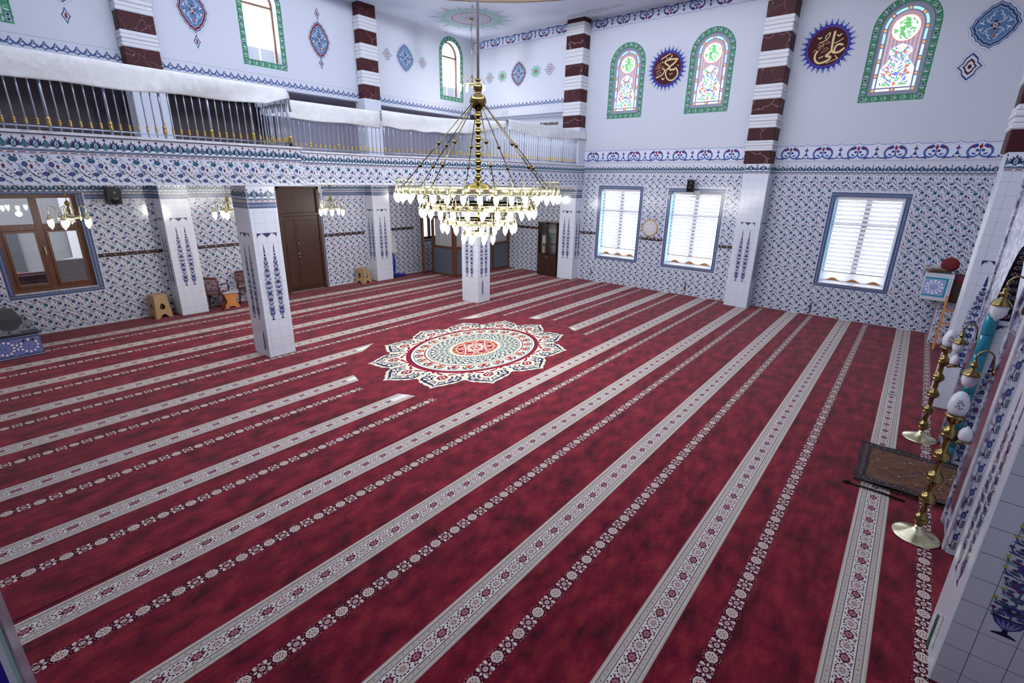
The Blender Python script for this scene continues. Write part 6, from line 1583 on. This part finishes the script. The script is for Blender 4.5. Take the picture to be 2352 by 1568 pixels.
place(g, fr_, p, base=.001); q = Pat(); q.rect(0, T('9aa6d8'), 0, .40, 0, .30)
for rr, nn, mm, qq in ((.045, 8, T('b0a8d8'), .010), (.085, 12, T('e8ecf8'), .017), (.13, 12, T('f0f2fa'), .024)):
    for k in range(nn): a = 2 * PI * k / nn; q.ell(1, mm, .2 + rr * 1.25 * math.cos(a), .15 + rr * math.sin(a), qq * 1.2, qq, 8)
place(g, fr_, q.at(-.445, 1.115, .82, 1.0), base=.003)
for i in range(9):
    place(g, fr_, Pat().leaf(2, T('7a4a58'), -.44 + i * .045, 1.52, -.42 + i * .045, 1.505, .006).leaf(2, T('7a4a58'), -.44 + i * .045, 1.035, -.42 + i * .045, 1.02, .006).leaf(2, T('7a4a58'), -.05, 1.05 + i * .05, -.02, 1.065 + i * .05, .006), base=.001)
g.make('upper_box', ps)
r = thing('book_stack', 'brown books lying open on top of the preacher seat', 'books', (13.85, -.52, 1.552), .3)
g = G(); g.bbox(-.14, .14, -.20, .20, 0, .035, mat('4a3a34', .5), .005); g.make('lower_book', r)
g = G(); g.bbox(-.10, .12, -.10, .16, .036, .07, mat('7a5a40', .5), .005); g.make('upper_book', r)
r = thing('red_cushion', 'round dark red cushion standing on the preacher seat', 'cushion', (14.1, -.70, 1.70))
g = G(); g.lathe([(.01, -.05), (.10, -.045), (.145, -.025), (.155, 0), (.145, .025), (.10, .045), (.01, .05)], (0, 0, 0), mat('6a1220', .8), 24, (-1, .15, 0)); g.make('pad', r)
ld = thing('ladder', 'light orange wooden ladder leaning on the preacher seat', 'ladder', (13.32, -.80, 0))
for y, nm in ((.02, 0), (-.34, 1)):
    g = G(); g.tube([(0, y, 0), (.24, y, 1.12)], .03, ORANGE, 4, False); g.make('rail', ld)
for k in range(3): t = .26 + .24 * k; g = G(); g.bbox(-.02, .02, -.34, .02, -.012, .012, ORANGE, .003); g.make('rung', ld, (.24 * t, 0, 1.12 * t))

# minbar gate panel at the lower left edge
mb = thing('minbar_gate_panel', 'tall tiled gate panel with blue border line and marble edge at the lower left corner', 'tiled panel', (-.40, 2.5, 0))
g = G(); g.bbox(-.45, .305, -.34, .38, 0, 2.95, noise_mat('dark_veined_marble', ['4c4a5a', '6c6a7c', '8c8a98'], 9, .3, 6, stretch=(4, 4, .6)), .006); 
fr_ = F_my(0, -.34, 0); p = Pat(); p.rect(0, T('dfe6ea'), -.44, .298, .1, 2.9); p.rect(1, T('2626a0'), .245, .27, .1, 2.9); p.rect(1, T('39409c'), .222, .226, .1, 2.9); p.rect(1, T('a8d0c0'), .288, .298, .1, 2.9)
for k in range(9):
    z = .3 + k * .3; p.leaf(2, T('8e2438'), .10, z, .15, z + .16, .028); p.leaf(3, T('b86a80'), .115, z + .02, .14, z + .12, .007); p.leaf(2, T('2c6a70'), .08, z - .05, .20, z + .10, .018); p.leaf(2, T('3a5aa0'), .17, z + .08, .20, z + .2, .014); p.spiky(2, T('3a4a9a'), -.02, z + .1, .06, .06, 9, .7)
place(g, fr_, p, base=.001); g.make('post', mb)

# gallery ceiling spots (two warm lamps)
for x, nm in ((10.1, 'left'), (10.42, 'right')):
    g = G(); g.lathe([(.07, 0), (.08, -.02), (.06, -.05), (.01, -.06)], (0, 0, 0), mat('fff0d8', .4, emit=6.0), 14); o = g.make('ceiling_spot', None, (x, 14.30, 5.42)); tag(o, '%s one of two small warm lamps under the gallery room ceiling beside the striped pilaster' % nm, 'lamp')

# ================================================================= OUTSIDE
g = G(); g.box(-12, 20, 14.4, 45, -.3, -.1, mat('8c8e92', .8)); struct(g.make('floor_street'))
g = G(); g.box(-14, 16, 24, 26, -1.2, 9, mat('9a9ca2', .8))
for i in range(14):
    for z in (-.2, 2.6, 5.4): g.box(-13 + i * 2.1, -12.2 + i * 2.1, 23.95, 24.0, z, z + 1.5, mat('5c6068', .5))
for i in range(6): g.box(-13 + i * 4.2, -12.7 + i * 4.2, 23.9, 24.0, -1, 8.6, mat('f0f0f4', .8))
tag(g.make('street_building'), 'pale grey building across the street seen through the left window', 'building')
def car(loc, col, label, rz=0):
    r = thing('parked_car', label, 'car', loc, rz); m = mat(col, .25, coat=.6)
    g = G(); body = [(-2.1, .25), (2.1, .25), (2.15, .6), (1.9, .82), (1.1, .9), (.55, 1.32), (-.75, 1.38), (-1.5, .95), (-2.1, .85)]
    g.prism(body, -.82, .82, m, 'y'); g.make('body', r)
    g = G(); g.prism([(-1.3, .95), (.95, .92), (.5, 1.27), (-.72, 1.32)], -.83, .83, mat('2a3038', .15), 'y'); g.make('side_windows', r)
    for x in (-1.35, 1.35):
        for y in (-.8, .8): g = G(); g.lathe([(.33, -.09), (.33, .09)], (x, y, .33), BLACK, 18, (0, 1, 0)); g.lathe([(.18, -.1), (.18, .1)], (x, y, .33), CHROME, 12, (0, 1, 0)); g.make('wheel', r)
g = G(); g.box(-6, 2.09, 15.9, 16.1, -.1, .96, mat('2c1c28', .8)); g.box(2.09, 9, 15.9, 16.1, -.1, 1.24, mat('8e8c90', .8)); g.box(-6, 9, 15.85, 16.15, 1.24, 1.29, mat('e0e0e4', .8)) if False else None; tag(g.make('street_wall'), 'low street wall, dark on the left and grey on the right, outside the left window', 'wall')
car((-.1, 17.4, -.1), 'b02030', 'red car parked outside the left window'); car((4.7, 18.8, -.1), 'e0e4ea', 'white car parked farther across the street outside the left window')
g = G()
for z in (.2, .45, .7, .95): g.tube([(-2, 15.6, z + .1), (2.0, 15.6, z + .1)], .02, mat('6a2a30', .5), 6)
for i in range(3): g.tube([(-2 + i * 2, 15.6, -.1), (-2 + i * 2, 15.6, 1.05)], .03, mat('6a2a30', .5), 6)
tag(g.make('street_fence'), 'dark red metal fence outside the left window', 'fence')

# ================================================================= LIGHT + CAMERA
w = bpy.data.worlds.new('overcast'); SC.world = w; w.use_nodes = True
bg = w.node_tree.nodes['Background']; bg.inputs[0].default_value = (.93, .96, 1, 1); bg.inputs[1].default_value = 2.2
def area(name, loc, rot, sx, sy, power, col=(1, 1, 1)):
    l = bpy.data.lights.new(name, 'AREA'); l.shape = 'RECTANGLE'; l.size = sx; l.size_y = sy; l.energy = power; l.color = col
    o = bpy.data.objects.new(name, l); COL.objects.link(o); o.location = loc; o.rotation_euler = rot; return o
for i, (R_, z_) in enumerate(((1.3, 2.95), (.9, 2.68), (.5, 2.42))):      # the chandelier's lamps
    for k in range(3):
        a = 2 * PI * (k / 3 + i * .13)
        l = bpy.data.lights.new('chandelier_lamp_light', 'POINT'); l.energy = 31; l.shadow_soft_size = .12; l.color = (1, .97, .9)
        o = bpy.data.objects.new('chandelier_lamp_light', l); COL.objects.link(o); o.location = (DC[0] + R_ * math.cos(a), DC[1] + R_ * math.sin(a), z_ - .12)
for x, y, z, e in ((1.9, 11.3, 2.3, 45), (4.46, 11.3, 2.3, 45), (6.84, 11.3, 2.3, 45), (9.3, 11.6, 2.3, 45), (12.62, 12.0, 5.75, 60), (12.6, 10.6, 2.6, 40)):  # two of these are added fill under the gallery, with no chandelier there
    l = bpy.data.lights.new('small_chandelier_and_fill_light', 'POINT'); l.energy = e; l.shadow_soft_size = .06; l.color = (1, .98, .95)
    o = bpy.data.objects.new('small_chandelier_and_fill_light', l); COL.objects.link(o); o.location = (x, y, z)
cam = bpy.data.cameras.new('camera'); co = bpy.data.objects.new('camera', cam); COL.objects.link(co); SC.camera = co
fpx, yaw, pit, roll = 1121.08, .678628, .320042, .017568
fv = np.array([math.cos(pit) * math.cos(yaw), math.cos(pit) * math.sin(yaw), -math.sin(pit)]); rv = np.cross(fv, [0, 0, 1]); rv /= np.linalg.norm(rv); uv = np.cross(rv, fv)
r2 = math.cos(roll) * rv + math.sin(roll) * uv; u2 = -math.sin(roll) * rv + math.cos(roll) * uv
co.matrix_world = Matrix(((r2[0], u2[0], -fv[0], 0), (r2[1], u2[1], -fv[1], 0), (r2[2], u2[2], -fv[2], 3.28), (0, 0, 0, 1)))
cam.sensor_fit = 'HORIZONTAL'; cam.sensor_width = 36; cam.lens = fpx / 2352 * 36; cam.clip_start = .02; cam.clip_end = 200
vs = SC.view_settings; vs.view_transform = 'Standard'; vs.look = 'None'; vs.exposure = 0.15; vs.gamma = 1; vs.use_curve_mapping = False
BULB.cycles.emission_sampling = 'NONE'
c = SC.cycles
c.max_bounces = 5; c.diffuse_bounces = 4; c.glossy_bounces = 2; c.transmission_bounces = 4; c.transparent_max_bounces = 8
c.caustics_reflective = False; c.caustics_refractive = False; c.sample_clamp_indirect = 4; c.use_adaptive_sampling = True; c.adaptive_threshold = .04; c.use_denoising = True
for m in bpy.data.materials:
    if m.use_nodes and 'Principled BSDF' in m.node_tree.nodes and m.node_tree.nodes['Principled BSDF'].inputs['Emission Strength'].default_value > 0 and not m.name.startswith(('daylit_pane', 'dome_window_pane')):
        m.cycles.emission_sampling = 'NONE'
